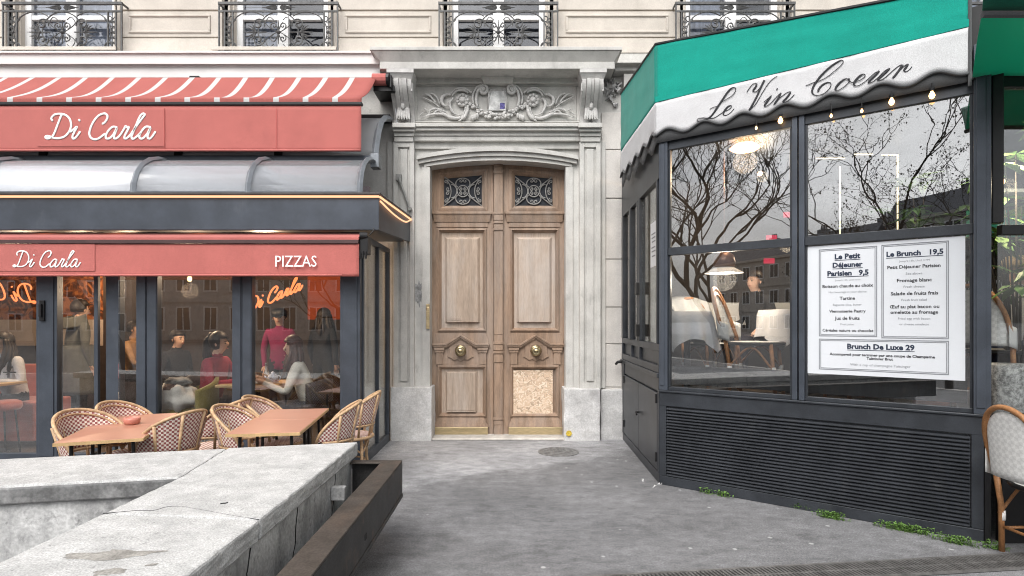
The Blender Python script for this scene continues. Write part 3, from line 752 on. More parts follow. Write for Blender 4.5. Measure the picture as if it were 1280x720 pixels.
# casing behind the leaves, and meeting strip
fr.box(X_(535,YD), X_(710,YD), YD+.05, YD+.12, 0.03, Z_(198,YD))
for a, b_, y0, y1, yy in ((617.5,628.5,202,545,YD-.045),):
    bx(fr, a, b_, y0, y1, yy, YD+.05)
for (y0, y1, e, yy) in ((205.5,207.5,.4,.052),(208.5,211,.4,.052),(213,216,.6,.06),(217.5,218.5,.2,.05),(265,267.5,.6,.06),(268,275,.3,.053),(277,279,.5,.056),(284.5,287.5,.6,.058),(417,418,.3,.05),(427,430.5,.8,.062),(431,438,.4,.056),(439,442,.9,.068),(443,453,.3,.056),(522,525,.7,.06),(526,531,.3,.053)):
    bx(fr, 617.5-e, 628.5+e, y0, y1, YD-yy, YD-.044)
D = obj('entrance_door', fr, WOOD, B, bevel=.003)
def frame_mould(m, r, w0, y0, y1):          # mitred moulding round a rectangle: outer r=(x0,x1,z0,z1), slopes from y0 outside to y1 inside
    x0, x1, z0, z1 = r
    o = [(x0,z0),(x1,z0),(x1,z1),(x0,z1)]; i_ = [(x0+w0,z0+w0),(x1-w0,z0+w0),(x1-w0,z1-w0),(x0+w0,z1-w0)]
    h = [(x0+w0*.35,z0+w0*.35),(x1-w0*.35,z0+w0*.35),(x1-w0*.35,z1-w0*.35),(x0+w0*.35,z1-w0*.35)]
    V = lambda q, y: [m.v((a, y, b_)) for a, b_ in q]
    A, Hh, I, Bk = V(o, y0+.012), V(h, y0), V(i_, y1), V(o, y0+.05)
    for k in range(4):
        j = (k+1) % 4
        m.f([A[k],A[j],Hh[j],Hh[k]]); m.f([Hh[k],Hh[j],I[j],I[k]]); m.f([Bk[k],Bk[j],A[j],A[k]])
def leaf(s):
    # s=1: left leaf as drawn, s=-1 mirrored about 622.8
    mx = 622.9
    def R(px0, px1): 
        a, b_ = (px0, px1) if s == 1 else (2*mx-px1, 2*mx-px0); return X_(a, YD), X_(b_, YD)
    m = MB()
    zA = lambda py: Z_(py, YD)
    def bb(px0, px1, py0, py1, yf, yk=.05):
        a, b_ = R(px0, px1); m.box(a, b_, YD-yf, YD+yk, zA(py1), zA(py0))
    # stiles and rails, with holes left for panels
    xo0, xo1 = R(539, 617)
    def top(px): t = (px-537)/171 if s == 1 else ((2*mx-px)-537)/171; t = max(0,min(1,t)); return 208.5-8.0*(1-(2*t-1)**2)
    for (p0, p1) in ((539, 549), (608, 617)):
        a, b_ = R(p0, p1); q0, q1 = (top(p0), top(p1))
        if s == -1: q0, q1 = q1, q0
        m.hexa([(a,YD,zA(544)),(b_,YD,zA(544)),(b_,YD,zA(q1)),(a,YD,zA(q0))], [(a,YD+.05,zA(544)),(b_,YD+.05,zA(544)),(b_,YD+.05,zA(q1)),(a,YD+.05,zA(q0))])
    # top rail, arched: strips
    for i in range(8):
        p0, p1 = 549+i*59/8, 549+(i+1)*59/8
        a, b_ = R(p0, p1); q0, q1 = top(p0), top(p1)
        g0, g1 = q0+12.5, q1+12.5
        if s == -1: q0, q1, g0, g1 = q1, q0, g1, g0
        m.hexa([(a,YD,zA(g0)),(b_,YD,zA(g1)),(b_,YD,zA(q1)),(a,YD,zA(q0))], [(a,YD+.05,zA(g0)),(b_,YD+.05,zA(g1)),(b_,YD+.05,zA(q1)),(a,YD+.05,zA(q0))])
    bb(549, 608, 260, 289, 0); bb(549, 608, 412, 459, 0); bb(549, 608, 519, 545, 0)
    # frame of the grille: sloping top
    def quadmould(p0, p1, ytop0, ytop1, yb2, w_, yo, yi):
        pts_o = [(p0,yb2),(p1,yb2),(p1,ytop1),(p0,ytop0)]; pts_i = [(p0+w_,yb2-w_),(p1-w_,yb2-w_),(p1-w_,ytop1+w_),(p0+w_,ytop0+w_)]
        def V(q, y):
            out = []
            for (p, yy) in q:
                px = p if s == 1 else 2*mx-p; out.append(m.v((X_(px,YD), y, zA(yy))))
            return out
        A, I, Bk = V(pts_o, YD-yo), V(pts_i, YD-yi), V(pts_o, YD+.03)
        for k in range(4):
            j = (k+1)%4; m.f([A[k],A[j],I[j],I[k]]); m.f([Bk[k],Bk[j],A[j],A[k]])
    quadmould(547.5, 609.5, 215.5, 211, 264, 3.2, .012, .022); quadmould(550.7, 606.3, 218.7, 214.2, 260.8, 4.2, .020, -.03)
    # ledge
    bb(540.5, 615, 265, 268.2, .06); a, b_ = R(543, 612); a2, b2 = R(541.5, 614)
    m.frustum(a, b_, YD-.02, YD+.02, zA(278), a2, b2, YD-.048, YD+.02, zA(268.3))
    bb(545.5, 610, 278.1, 284, .012)
    # upper panel
    x0, x1 = R(547, 608); frame_mould(m, (x0, x1, zA(414.5), zA(286)), .055, YD-.030, YD+.030)
    # lower panel frame
    frame_mould(m, (x0, x1, zA(521), zA(457)), .055, YD-.030, YD+.030)
    bb(547.5, 607.5, 456, 458.5, .03, 0)
    # gabled hood over the knob
    def pol(pts_, y0, y1):
        pp = [(X_(p if s == 1 else 2*mx-p, YD), zA(v)) for p, v in pts_]
        m.prism(pp, 'y', YD-y0, YD-y1)
    cxp = 576
    pol([(542,425),(545,416.5),(607,416.5),(610.5,425),(611,432),(541.5,432)], .020, -.01)
    for o, (t0, t1, yy) in enumerate(((0, 2.4, .062), (2.4, 4.6, .048), (4.6, 6.2, .034))):
        pol([(540.5+o*.6,429.5+t0*.9),(557,429.5+t0*.9),(cxp,417.8+t0),(cxp,417.8+t1),(558,429.5+t1*.9),(540.5+o*.6,429.5+t1*.9)], yy, -.005)
        pol([(612-o*.6,429.5+t0*.9),(596,429.5+t0*.9),(cxp,417.8+t0),(cxp,417.8+t1),(595,429.5+t1*.9),(612-o*.6,429.5+t1*.9)], yy, -.005)
    for (p0, p1) in ((543,556),(597,610)):
        bb(p0, p1, 434.6, 437.5, .052); bb(p0+.8, p1-.8, 437.6, 440.5, .042); bb(p0+2.2, p1-2.2, 440.6, 455.5, .030)
    # shield behind the knob
    sh = [(562,430),(590,430),(590,441),(592,446),(588,447.5),(585,450),(580,449),(576,452),(572,449),(567,450),(564,447.5),(560,446),(562,441)]
    pol(sh, .018, -.004)
    # skirt
    a, b_ = R(541, 611); a2, b2 = R(548, 605)
    m.frustum(a, b_, YD-.045, YD+.01, zA(533), a2, b2, YD-.012, YD+.01, zA(521.5))
    o = obj('door_leaf', m, WOOD, D, bevel=.0025)
    # raised field
    m = MB(); a, b_ = R(559, 597); c0, c1 = R(556, 600)
    m.box(R(551,604)[0], R(551,604)[1], YD+.027, YD+.045, zA(410), zA(290))
    m.hexa([(a,YD-.012,zA(401)),(b_,YD-.012,zA(401)),(b_,YD-.012,zA(299)),(a,YD-.012,zA(299))], [(c0,YD+.028,zA(404)),(c1,YD+.028,zA(404)),(c1,YD+.028,zA(296)),(c0,YD+.028,zA(296))])
    m.box(a-.004, b_+.004, YD-.02, YD-.004, zA(402.6), zA(401)); 
    if s == 1:
        m.box(R(551,604)[0], R(551,604)[1], YD+.027, YD+.045, zA(517), zA(461))
        m.hexa([(X_(559,YD),YD-.010,zA(513)),(X_(594,YD),YD-.010,zA(513)),(X_(594,YD),YD-.010,zA(466)),(X_(559,YD),YD-.010,zA(466))], [(X_(556.5,YD),YD+.028,zA(515)),(X_(597,YD),YD+.028,zA(515)),(X_(597,YD),YD+.028,zA(464)),(X_(556.5,YD),YD+.028,zA(464))])
        m.box(X_(558,YD), X_(595,YD), YD-.017, YD-.003, zA(515), zA(513.4))
    obj('door_panel', m, WOODP, D, bevel=.003)
    if s == 1:
        m = MB(); m.box(X_(561.5,YD), X_(577,YD), YD-.018, YD-.0125, zA(400), zA(395)); m.box(X_(563,YD), X_(575.5,YD), YD-.021, YD-.017, zA(398.4), zA(396.4)); obj('letter_slot', m, WOODP, D, bevel=.001)
    else:
        m = MB(); m.box(X_(641.5,YD), X_(691,YD), YD+.012, YD+.03, zA(520.5), zA(462.5)); obj('chipboard_patch', m, OSB, D)
    m = MB(); a, b_ = R(540.5, 610); m.box(a, b_, YD-.052, YD-.0, zA(543.8), zA(533.2)); obj('brass_kick_plate', m, BRASS, D, bevel=.002)
    # knob
    m = MB(); cx = X_(cxp if s == 1 else 2*mx-cxp, YD); czz = zA(438.3)
    m.lathe([(.078,YD-.018),(.078,YD-.03),(.066,YD-.04),(.03,YD-.045),(.028,YD-.07),(.055,YD-.082),(.066,YD-.10),(.062,YD-.118),(.045,YD-.130),(.040,YD-.127),(.022,YD-.131),(.018,YD-.138),(.006,YD-.14)], 24, (cx,0,czz), 'y')
    obj('door_knob', m, BRASSK, D, smooth=True)
    # iron grille
    m = MB(); yg = YD+.015
    gx0, gx1 = R(555, 602); gz0, gz1 = zA(256.5), zA(221)
    gcx, gcz = (gx0+gx1)/2, (gz0+gz1)/2; k = (gx1-gx0)/2
    def p3(q_): return [(gcx+a*k, yg, gcz+b_*k) for a, b_ in q_]
    r = .0085
    m.tube(p3(arc(0,0,.30,0,350,20)), r, 5, closed=True)
    for sx in (-1,1):
        m.tube(p3([(sx*1.0*(1-t*.72), (.80 if False else .78)*(1-t*.72)) for t in (0,.5,1)]), r, 5)
        m.tube(p3([(sx*1.0*(1-t*.72), -.78*(1-t*.72)) for t in (0,.5,1)]), r, 5)
        m.tube(p3([(sx*(.62+.30*cos(a)*1.0), .36*sin(a)) for a in [radians(90+i*180/14) for i in range(15)]]), r, 5)
        m.tube(p3([(sx*(1.05-.42*cos(a)), .62*sin(a)) for a in [radians(-75+i*150/14) for i in range(15)]]), r, 5)
        for sz in (-1,1):
            m.tube(p3([(sx*a, sz*b_) for a, b_ in spiral(.12,.55,.13,1.2,pi*.2,1,14)]), r*.9, 5)
            m.tube(p3([(sx*a, sz*b_) for a, b_ in spiral(.80,.12,.11,1.2,pi*1.2,1,14)]), r*.9, 5)
            m.tube(p3([(sx*a, sz*b_) for a, b_ in spiral(.90,.50,.13,1.2,pi*1.4,-1,14)]), r*.9, 5)
            m.tube(p3([(sx*a, sz*b_) for a, b_ in spiral(.13,.10,.10,1.1,pi*.5,1,12)]), r*1.1, 5)
    for sz in (-1,1):
        m.tube(p3([(.38*cos(a), sz*(.40+.30*sin(a))) for a in [radians(-20+i*220/16) for i in range(17)]]), r, 5)
    obj('window_grille', m, IRONL, D)
    m = MB(); a, b_ = R(552, 605); m.box(a, b_, YD+.035, YD+.045, zA(259), zA(216)); obj('grille_backing', m, SHUT, D)
leaf(1); leaf(-1)
hg = MB(); hg.box(X_(533,7.66), X_(537,7.66), 7.64, 7.665, Z_(411,7.66), Z_(380,7.66)); hg.box(X_(533.5,7.66), X_(536.5,7.66), 7.632, 7.641, Z_(388,7.66), Z_(384,7.66)); obj('intercom_plate', hg, BRASS, B, bevel=.003)
# little hole cover in the pavement
mh = MB(); c0 = W(698, 565, 1.6*F/164)
mh.lathe([(.25,.0),(.25,.006),(.225,.0075),(.22,.004)], 36, (c0.x, c0.y, 0)); 
for i in range(-5,6):
    for j in range(-5,6):
        if i*i+j*j < 25: mh.box(c0.x+i*.04-.013, c0.x+i*.04+.013, c0.y+j*.04-.013, c0.y+j*.04+.013, .004, .0075)
mh.box(c0.x-.03, c0.x+.03, c0.y-.012, c0.y+.012, .007, .010)
tag(obj('manhole_cover', mh, M('worn_iron_cover', (.20,.20,.20), .6, .4, var=.3, scale=20)), 'small round iron cover set in the asphalt before the doorstep', 'manhole cover')
# ------------------------------------------------------------------ left: glazed terrace
YT = 6.15; XC = -1.63; XW = -7.6
T = thing('glazed_terrace', 'dark grey glazed dining terrace with curved clear roof left of the wooden door', 'terrace', (-4.6, YT, 0))
def tx(px): return X_(px, YT)
# posts, each its own part
POSTS = [(-150,-122),(-60,-34),(45,71),(128,145.5),(170,183),(183.6,196.5),(290,302),(302.6,315),(425,450)]
ztp = 2.56
for a, b_ in POSTS:
    m = MB(); dy = .0 if a not in (128,) else .05
    m.box(tx(a), min(tx(b_), XC+.0), YT+dy, YT+.09+dy, .0, ztp)
    if b_-a > 20: m.box(tx(a)+.03, tx(b_)-.03, YT-.012, YT, .14, ztp-.05)
    if b_-a < 14: 
        m.box(tx(a)+.008, tx(b_)-.008, YT-.010, YT, .15, 2.2)
    obj('post', m, DARK, T, bevel=.005)
m = MB(); m.box(tx(52), tx(58), YT-.035, YT-.0125, 1.60, 1.82); m.box(tx(53.5), tx(56.5), YT-.06, YT-.035, 1.64, 1.78); obj('door_handle', m, BLACK, T, bevel=.004)
m = MB(); m.box(tx(115.5), tx(120.5), YT+.02, YT+.06, .18, 2.4); obj('door_stile', m, DARK, T, bevel=.004)
m = MB(); 
for a, b_ in ((-122,-60),(-34,45),(71,115),(121,128),(145.5,170),(196.5,290),(315,425)):
    m.box(tx(a)+.001, tx(b_)-.001, YT+.004, YT+.08, .0, .165); m.box(tx(a)+.001, tx(b_)-.001, YT+.004, YT+.08, 2.38, ztp-.002)
obj('frame_rail', m, DARK, T, bevel=.004)
for a, b_ in ((-122,-60),(-34,45),(71,115),(145.5,170),(196.5,290),(315,425)):
    m = MB(); m.box(tx(a)-.005, tx(b_)+.005, YT+.035, YT+.041, .16, 2.385); obj('glass_pane', m, GLASSL, T)
# side wall
m = MB(); m.box(XC-.05, XC, YT+.091, 7.60, 0, .10); m.box(XC-.05, XC, YT+.091, 7.60, 2.50, 2.559); m.box(XC-.05, XC, 7.53, 7.60, .101, 2.499); m.box(XC-.045, XC-.002, 6.96, 7.00, .101, 2.499); m.box(XC-.05, XC, YT+.0905, YT+.14, .101, 2.499)
obj('side_frame', m, DARK, T, bevel=.003)
m = MB(); m.box(XC-.03, XC-.024, YT+.14, 7.53, .10, 2.5); obj('side_glass', m, GLASSS, T)
# canopy
yc0, yc1, zc0, zc1 = 6.0, 7.62, 2.56, 2.925
m = MB(); m.box(XW-3, -1.405, yc0, yc0+.05, zc0, zc1); m.hexa([(-1.45,yc0+.051,zc0),(-1.405,yc0+.051,zc0),(-1.365,yc1,zc0+.1),(-1.41,yc1,zc0+.1)], [(-1.45,yc0+.051,zc1),(-1.405,yc0+.051,zc1),(-1.365,yc1,zc1+.05),(-1.41,yc1,zc1+.05)])
m.box(XW-3, -1.45, yc0+.051, yc1, zc0+.10, zc0+.16)
obj('canopy_fascia', m, DARK, T, bevel=.004)
m = MB(); m.box(XW-3, -1.385, yc0-.03, yc0+.12, zc1+.001, zc1+.025); m.hexa([(-1.47,yc0+.121,zc1+.001),(-1.385,yc0+.121,zc1+.001),(-1.345,yc1,zc1+.051),(-1.43,yc1,zc1+.051)], [(-1.47,yc0+.121,zc1+.025),(-1.385,yc0+.121,zc1+.025),(-1.345,yc1,zc1+.075),(-1.43,yc1,zc1+.075)])
obj('gutter_flashing', m, M('dark_flashing', (.06,.055,.055), .5, .3), T, bevel=.003)
m = MB(); m.tube([(XW-3,yc0-.018,zc1-.018),(-1.40,yc0-.018,zc1-.018)], .012, 6)
m.tube([(-1.392,yc0-.01,zc1-.02),(-1.35,yc1,zc1+.03)], .012, 6)
m.tube(smooth([(-1.392,yc0+.02,zc1-.06),(-1.37,6.6,zc1-.09),(-1.355,7.2,zc1-.07),(-1.35,7.55,zc1+.01)],5), .010, 6)
obj('led_strip', m, LED, T)
m = MB()
for px in (56, 148, 250, 352): m.lathe([(.04,zc0+.098),(.04,zc0+.07)], 12, (X_(px,6.08), 6.08, 0))
obj('soffit_spotlight', m, BULB, T)
# lower barrel roof
prof = [(6.10,2.95),(6.11,3.06),(6.16,3.19),(6.25,3.30),(6.38,3.385),(6.55,3.445),(6.72,3.47)]
ribs = [-1.63,-2.83,-4.06,-5.75,-7.2,-8.9]
m = MB(); m.grid(lambda u, v: (-10.4+u*(10.4-1.63), *[Vector(prof[min(int(v*6),5)]).lerp(Vector(prof[min(int(v*6),5)+1]), v*6-min(int(v*6),5))[k] for k in (0,1)]), 1, 12)
obj('curved_roof', m, POLY, T, smooth=True, solid=.008)
for x in ribs:
    m = MB(); m.tube([(x, y-.012, z+.012) for y, z in prof], .034, 4, flat=((0,1,.3), .8)); obj('roof_rib', m, M('rib_aluminium', (.20,.215,.235), .4, .4, var=.1) if 'rib_aluminium' not in MATS else MATS['rib_aluminium'], T, bevel=.004)
m = MB(); m.box(-10.4, -1.60, 6.69, 6.76, 3.47, 3.545); m.box(-10.4,-1.6, 6.08, 6.12, 2.951, 2.985); obj('roof_rail', m, DARK, T, bevel=.004)
# pale blind and pipes hanging under the clear roof
m = MB(); m.grid(lambda u, v: (-10.3+u*8.62, Vector((prof[0][0]+.05,prof[0][1]+.01,0)).lerp(Vector((6.42,3.345,0)), v).x-.07*sin(pi*v), Vector((6.15,2.96,0)).lerp(Vector((6.42,3.345,0)), v).y+.045*sin(pi*v)), 1, 8); obj('roof_blind', m, M('white_blind', (.86,.87,.89), .8, var=.06, scale=1.2), T, solid=.01)
m = MB(); m.box(-10.3, -1.72, 6.85, 6.92, 3.10, 3.22); m.box(-10.3,-1.72, 7.25,7.32,3.0,3.2); obj('tie_beam', m, M('mauve_grey_metal', (.25,.21,.22), .5, .2), T)
# upper curve
prof2 = [(6.76,3.56),(6.82,3.72),(6.92,3.90),(7.06,4.06),(7.24,4.17),(7.45,4.25),(7.62,4.30)]
m = MB(); m.grid(lambda u, v: (-10.4+u*(10.4-1.66), *[Vector(prof2[min(int(v*6),5)]).lerp(Vector(prof2[min(int(v*6),5)+1]), v*6-min(int(v*6),5))[k] for k in (0,1)]), 1, 12)
obj('upper_curved_roof', m, POLYG, T, smooth=True, solid=.008)
m = MB(); m.tube([(-1.63, y, z) for y, z in prof2], .045, 4, flat=((0,1,1), .8)); obj('roof_end_frame', m, MATS['rib_aluminium'], T, bevel=.004)
for px in (58, 226, 350):
    m = MB(); x = X_(px, 6.80); m.box(x-.045, x+.045, 6.74, 6.80, 3.545, 3.78); obj('roof_bracket', m, BLACK, T)
m = MB(); m.box(-10.4, -1.63, 7.60, 7.735, 4.28, 4.36); obj('roof_head_rail', m, BLACK, T, bevel=.004)
# end gutter block at the rail
m = MB(); m.box(-1.66,-1.56,6.66,6.80,3.40,3.56); obj('gutter_end', m, MATS['rib_aluminium'], T, bevel=.006)

# ------------------------------------------------------------------ script lettering (traced once, reused at three sizes)
DI = [
 [(262,100),(248,135),(230,180),(205,245),(185,285),(163,302),(140,308),(122,302),(122,290),(140,285),(165,292),(195,303),(240,305),(290,290),(328,250),(347,200),(342,150),(315,110),(270,90),(220,90),(190,103),(173,128),(180,146)],
 [(346,246),(372,226),(400,203),(385,235),(366,272),(360,298),(372,310),(396,292),(425,250)],
 [(419,143),(423,147)],
 [(628,177),(652,158),(671,122),(664,95),(638,86),(592,105),(552,150),(522,210),(510,265),(526,303),(565,316),(605,300),(645,268)],
 [(752,208),(718,204),(682,235),(657,280),(662,307),(690,305),(725,270),(755,212),(738,265),(728,298),(742,310),(775,288),(808,240),(832,198),(838,208),(860,206),(848,240),(826,280),(822,303),(838,308),(875,275),(930,195),(985,122),(1002,97),(988,86),(962,108),(925,190),(897,258),(885,295),(898,312),(930,292),(965,260)],
 [(1050,206),(1012,204),(978,238),(955,282),(962,307),(988,305),(1025,265),(1055,208),(1037,260),(1028,296),(1045,310),(1070,288),(1094,252)],
]
def script(mb, to3, r, flat=None, n=6):
    for st in DI:
        pts = [Vector((u, 0, v)) for u, v in st]
        sm = smooth(pts, 5) if len(st) > 2 else pts
        mb.tube([to3(p.x, p.z) for p in sm], r, n, flat=flat)
        for e in (sm[0], sm[-1]): 
            q = Vector(to3(e.x, e.z)); mb.ball(q, (r, r*(flat[1] if flat else 1), r), 6, 4)

# ------------------------------------------------------------------ striped upper awning
STR = striped('striped_red_canvas', (.33,.10,.088), (.46,.455,.45), .343, .066, 2.085+.343*20)
A1 = thing('striped_awning', 'red awning with white stripes and long red valance over the curved glass roof', 'awning', (-5, 6.9, 4.1))
ra = random.Random(11)
def aw(u, v):
    x = -10.2+u*(10.2-1.745); sag = .10*sin(pi*v)*(.75+.35*sin(x*2.3)*sin(x*.9+1))
    t = min(v/.88, 1); sag = .085*sin(pi*t)*(.75+.35*sin(x*2.3)*sin(x*.9+1))
    return (x, 7.32+(6.60-7.32)*t, 4.73+(4.19-4.73)*t-sag-(.065*(v-.88)/.12 if v > .88 else 0))
m = MB(); m.grid(aw, 90, 25); obj('canopy_cloth', m, STR, A1, smooth=True, solid=.004)
m = MB(); m.box(-10.2, -1.735, 6.565, 6.625, 4.095, 4.128); obj('front_bar', m, BLACK, A1, bevel=.004)
def val(x0, x1, y, z0, z1, amp, seed, mb, nx=160, nz=10, slant=0):
    def fn(u, v):
        x = x0+(x1-x0)*u; w_ = amp*(1-v)*(mnoise.noise(Vector((x*1.3+seed, 0, v*1.2)))+.5*mnoise.noise(Vector((x*4+seed, 3, v*2))))
        return (x, y+w_, z0+(z1-z0)*v)
    mb.grid(fn, nx, nz)
m = MB(); val(-10.2, -1.745, 6.585, Z_(189.3,6.585), 4.09, .005, 2, m); obj('valance', m, RED, A1, smooth=True, solid=.004)
m = MB(); m.tube([(-10.2+i*.169, 6.582+.008*mnoise.noise(Vector(((-10.2+i*.169)*1.3+2,0,0))), Z_(188,6.585)) for i in range(51)], .016, 6); obj('hem', m, RED, A1, smooth=True)
# sewn name panel
m = MB(); m.box(X_(45,6.56), X_(204,6.56), 6.5755, 6.578, Z_(182.5,6.56), Z_(137,6.56)); obj('name_panel', m, RED, A1)
m = MB(); yl = 6.572; script(m, lambda u, v: W(40+u/7.11, 130+v/7.11, yl), .0135, ((0,1,0), .35)); obj('lettering', m, LETTER, A1, smooth=True)
m = MB()
for px in (204.5, 345): m.box(X_(px,6.56)-.002, X_(px,6.56)+.002, 6.572, 6.576, Z_(186,6.56), Z_(135,6.56))
obj('seam', m, M('seam_red', (.45,.11,.10), .9), A1)
m = MB(); m.tube([(-1.80,7.36,4.72),(-1.62,7.36,4.72)], .075, 12); obj('roller', m, RED, A1, smooth=False)
m = MB(); m.tube([(-1.62,7.36,4.72),(-1.58,7.36,4.72)], .085, 12); m.box(-1.80,-1.52,7.38,7.74,4.58,4.66); m.box(-1.57,-1.55,7.3,7.74,4.60,4.76); obj('roller_bracket', m, BLACK, A1, bevel=.004)
for x in (-2.2, -5.0, -8.0):
    m = MB(); m.tube([(x,7.5,4.55),(x-.5,7.05,4.32),(x+.05,6.62,4.10)], .022, 6); obj('folding_arm', m, BLACK, A1)
m = MB(); bxp = W(243, 97, 7.34); m.box(bxp.x-.06, bxp.x+.06, 7.33, 7.5, bxp.z-.01, bxp.z+.02); obj('wall_bracket', m, BLACK, A1)
m = MB(); m.tube(smooth([(-1.56,7.6,4.5),(-1.53,7.62,4.2),(-1.46,7.66,4.0),(-1.45,7.66,3.8)],6), .008, 5); obj('cable', m, PAPER, A1)

# ------------------------------------------------------------------ lower awning
A2 = thing('drop_awning', 'plain red drop awning lettered PIZZAS under the dark canopy', 'awning', (-5, 5.95, 2.4))
xr = X_(448, 5.92)
m = MB(); m.hexa([(-10.2,5.93,2.445),(xr,5.93,2.445),(xr,5.93,2.47),(-10.2,5.93,2.47)],[(-10.2,6.11,2.52),(xr,6.11,2.52),(xr,6.11,2.545),(-10.2,6.11,2.545)]); obj('canopy_cloth', m, RED, A2)
m = MB(); m.box(-10.2, xr, 5.915, 5.95, 2.405, 2.444); obj('front_bar', m, M('brown_bar', (.06,.03,.03), .5), A2, bevel=.003)
m = MB(); val(-10.2, xr+.003, 5.935, Z_(345.5,5.93), 2.404, .004, 8, m); obj('valance', m, RED, A2, smooth=True, solid=.004)
m = MB(); m.tube([(-10.2+i*.172, 5.931+.007*mnoise.noise(Vector(((-10.2+i*.172)*1.3+8,0,0))), Z_(344,5.93)) for i in range(50)], .012, 6); obj('hem', m, RED, A2, smooth=True)
m = MB(); m.box(X_(-3,5.91), X_(117,5.91), 5.9260, 5.9285, Z_(338.5,5.91), Z_(304.5,5.91)); obj('name_panel', m, RED, A2)
m = MB(); script(m, lambda u, v: W(16+(u-115)/980*84.5, 313.6+(v-86)/226*20.3, 5.922), .0075, ((0,1,0), .35)); obj('lettering', m, LETTER, A2, smooth=True)
m = MB(); text_mb(m, 'PIZZAS', lambda x, z, d: (x, 5.908, z), X_(370,5.908), Z_(327.3,5.908), width=51.5*5.908/F, height=14.0*5.908/F); obj('lettering', m, LETTER, A2, solid=.003)
m = MB(); m.tube([(xr,5.96,2.49),(xr+.08,5.98,2.49)], .04, 10); m.box(xr+.01, xr+.09, 5.95, 6.08, 2.30, 2.47); m.tube(smooth([(xr+.1,5.98,2.5),(xr+.14,6.0,2.56),(xr+.12,6.02,2.62)],5), .008, 5)
for i in range(3): m.tube([(xr+.01+i*.03,5.95,2.25),(xr+.01+i*.03,5.95,2.33)], .012, 6)
obj('crank_gear', m, BLACK, A2, bevel=.003)

# ------------------------------------------------------------------ right: corner cafe
A_ = Vector((1.45, 5.58, 0)); U = Vector((.8,-.6,0)); NI = Vector((.6,.8,0))      # along the front, and inward
TM = Matrix(((U.x,NI.x,0,A_.x),(U.y,NI.y,0,A_.y),(0,0,1,0),(0,0,0,1)))
VS = Vector((.05, 2.16, 0)).normalized(); NS = Vector((VS.y,-VS.x,0))               # side wall to the facade; inward
TS = Matrix(((VS.x,NS.x,0,A_.x),(VS.y,NS.y,0,A_.y),(0,0,1,0),(0,0,0,1)))
Bp = A_ + U*2.49
TR = Matrix(((1,0,0,Bp.x),(0,1,0,Bp.y),(0,0,1,0),(0,0,0,1)))                        # right-hand front, parallel to the facade
def sOf(px): k = (px-640)/F; return (5.58*k-1.45)/(.8+.6*k)
def szOf(px, py): s = sOf(px); Y = 5.58-.6*s; return s, 1.6+(401-py)/F*Y
CF = thing('corner_cafe', 'black framed glass corner of a cafe with ribbed base panel right of the door', 'cafe front', (2.4, 4.9, 0))
ZB, ZS, ZM, ZT = .05, .90, 2.27, 3.30
# ribbed base
m = MB(TM)
n = 23; z0, z1 = .095, .765
for i in range(n):
    z = z0+(z1-z0)*i/n; p = (z1-z0)/n
    m.prism([(.014,z+p*.02),(-.020,z+p*.10),(-.022,z+p*.30),(.012,z+p*.80)], 'x', .075, 2.37)
m.box(.07, 2.375, .013, .02, z0, z1)
obj('ribbed_panel', m, M('ribbed_metal', (.050,.054,.062), .40, .2, var=.15, scale=4, fine=.15, stain=((.13,.13,.13), 7, .58, .8, (1,1,.4), .5)), CF)
m = MB(TM)
m.box(.0, 2.45, -.012, .05, .0, .09); m.box(.0, .07, -.014, .05, .091, .80); m.box(2.378, 2.45, -.014, .05, .091, .80)
m.box(.0, 2.45, -.016, .06, .772, .905)
m.box(.0, 2.45, -.03, .06, .906, .925)
obj('base_frame', m, DARK2, CF, bevel=.005)
# posts
for a, b_, y0, y1, zt_ in ((0, .085, -.022, .07, 3.42), (1.185, 1.228, -.02, .06, 3.42), (1.238, 1.283, -.02, .06, 3.42), (2.39, 2.49, -.03, .10, 3.6)):
    m = MB(TM); m.box(a, b_, y0, y1, .926, zt_)
    if b_-a > .08: m.box(a+.015, b_-.03, y0-.008, y0-.0005, .97, zt_-.1)
    obj('post', m, DARK, CF, bevel=.005)
m = MB(TM); m.box(2.495, 2.56, .0, .08, 2.3, 3.6); obj('post', m, BLACK, CF, bevel=.006)
m = MB(TM); m.box(2.452,2.49,-.02,.06,.0,.925); obj('post_foot', m, BLACK, CF, bevel=.006)
m = MB(TM)
for a, b_ in ((.086, 1.184), (1.284, 2.389)):
    m.box(a, b_, -.006, .05, ZM-.035, ZM+.04); m.box(a, b_, .0, .05, .9255, .96); m.box(a, b_, .0, .05, 3.26, 3.42)
    for x in (a, b_-.018): m.box(x, x+.018, .006, .05, .961, ZM-.036); m.box(x, x+.018, .006, .05, ZM+.041, 3.259)
obj('window_frame', m, DARK2, CF, bevel=.003)
for a, b_ in ((.1, 1.17), (1.3, 2.375)):
    for z0, z1 in ((.955, ZM-.033), (ZM+.038, 3.265)):
        m = MB(TM); m.box(a, b_, .022, .028, z0, z1); obj('glass_pane', m, GLASSR, CF)
# header behind the awning, roof
m = MB(TM); m.box(-.0, 2.49, .03, .20, 3.421, 3.9); obj('header', m, BLACK, CF)
m = MB(); m.prism([(1.50,5.66),(3.45,4.18),(7.5,4.18),(7.5,7.70),(1.52,7.70)], 'z', 3.45, 3.80); obj('flat_roof', m, BLACK, CF)
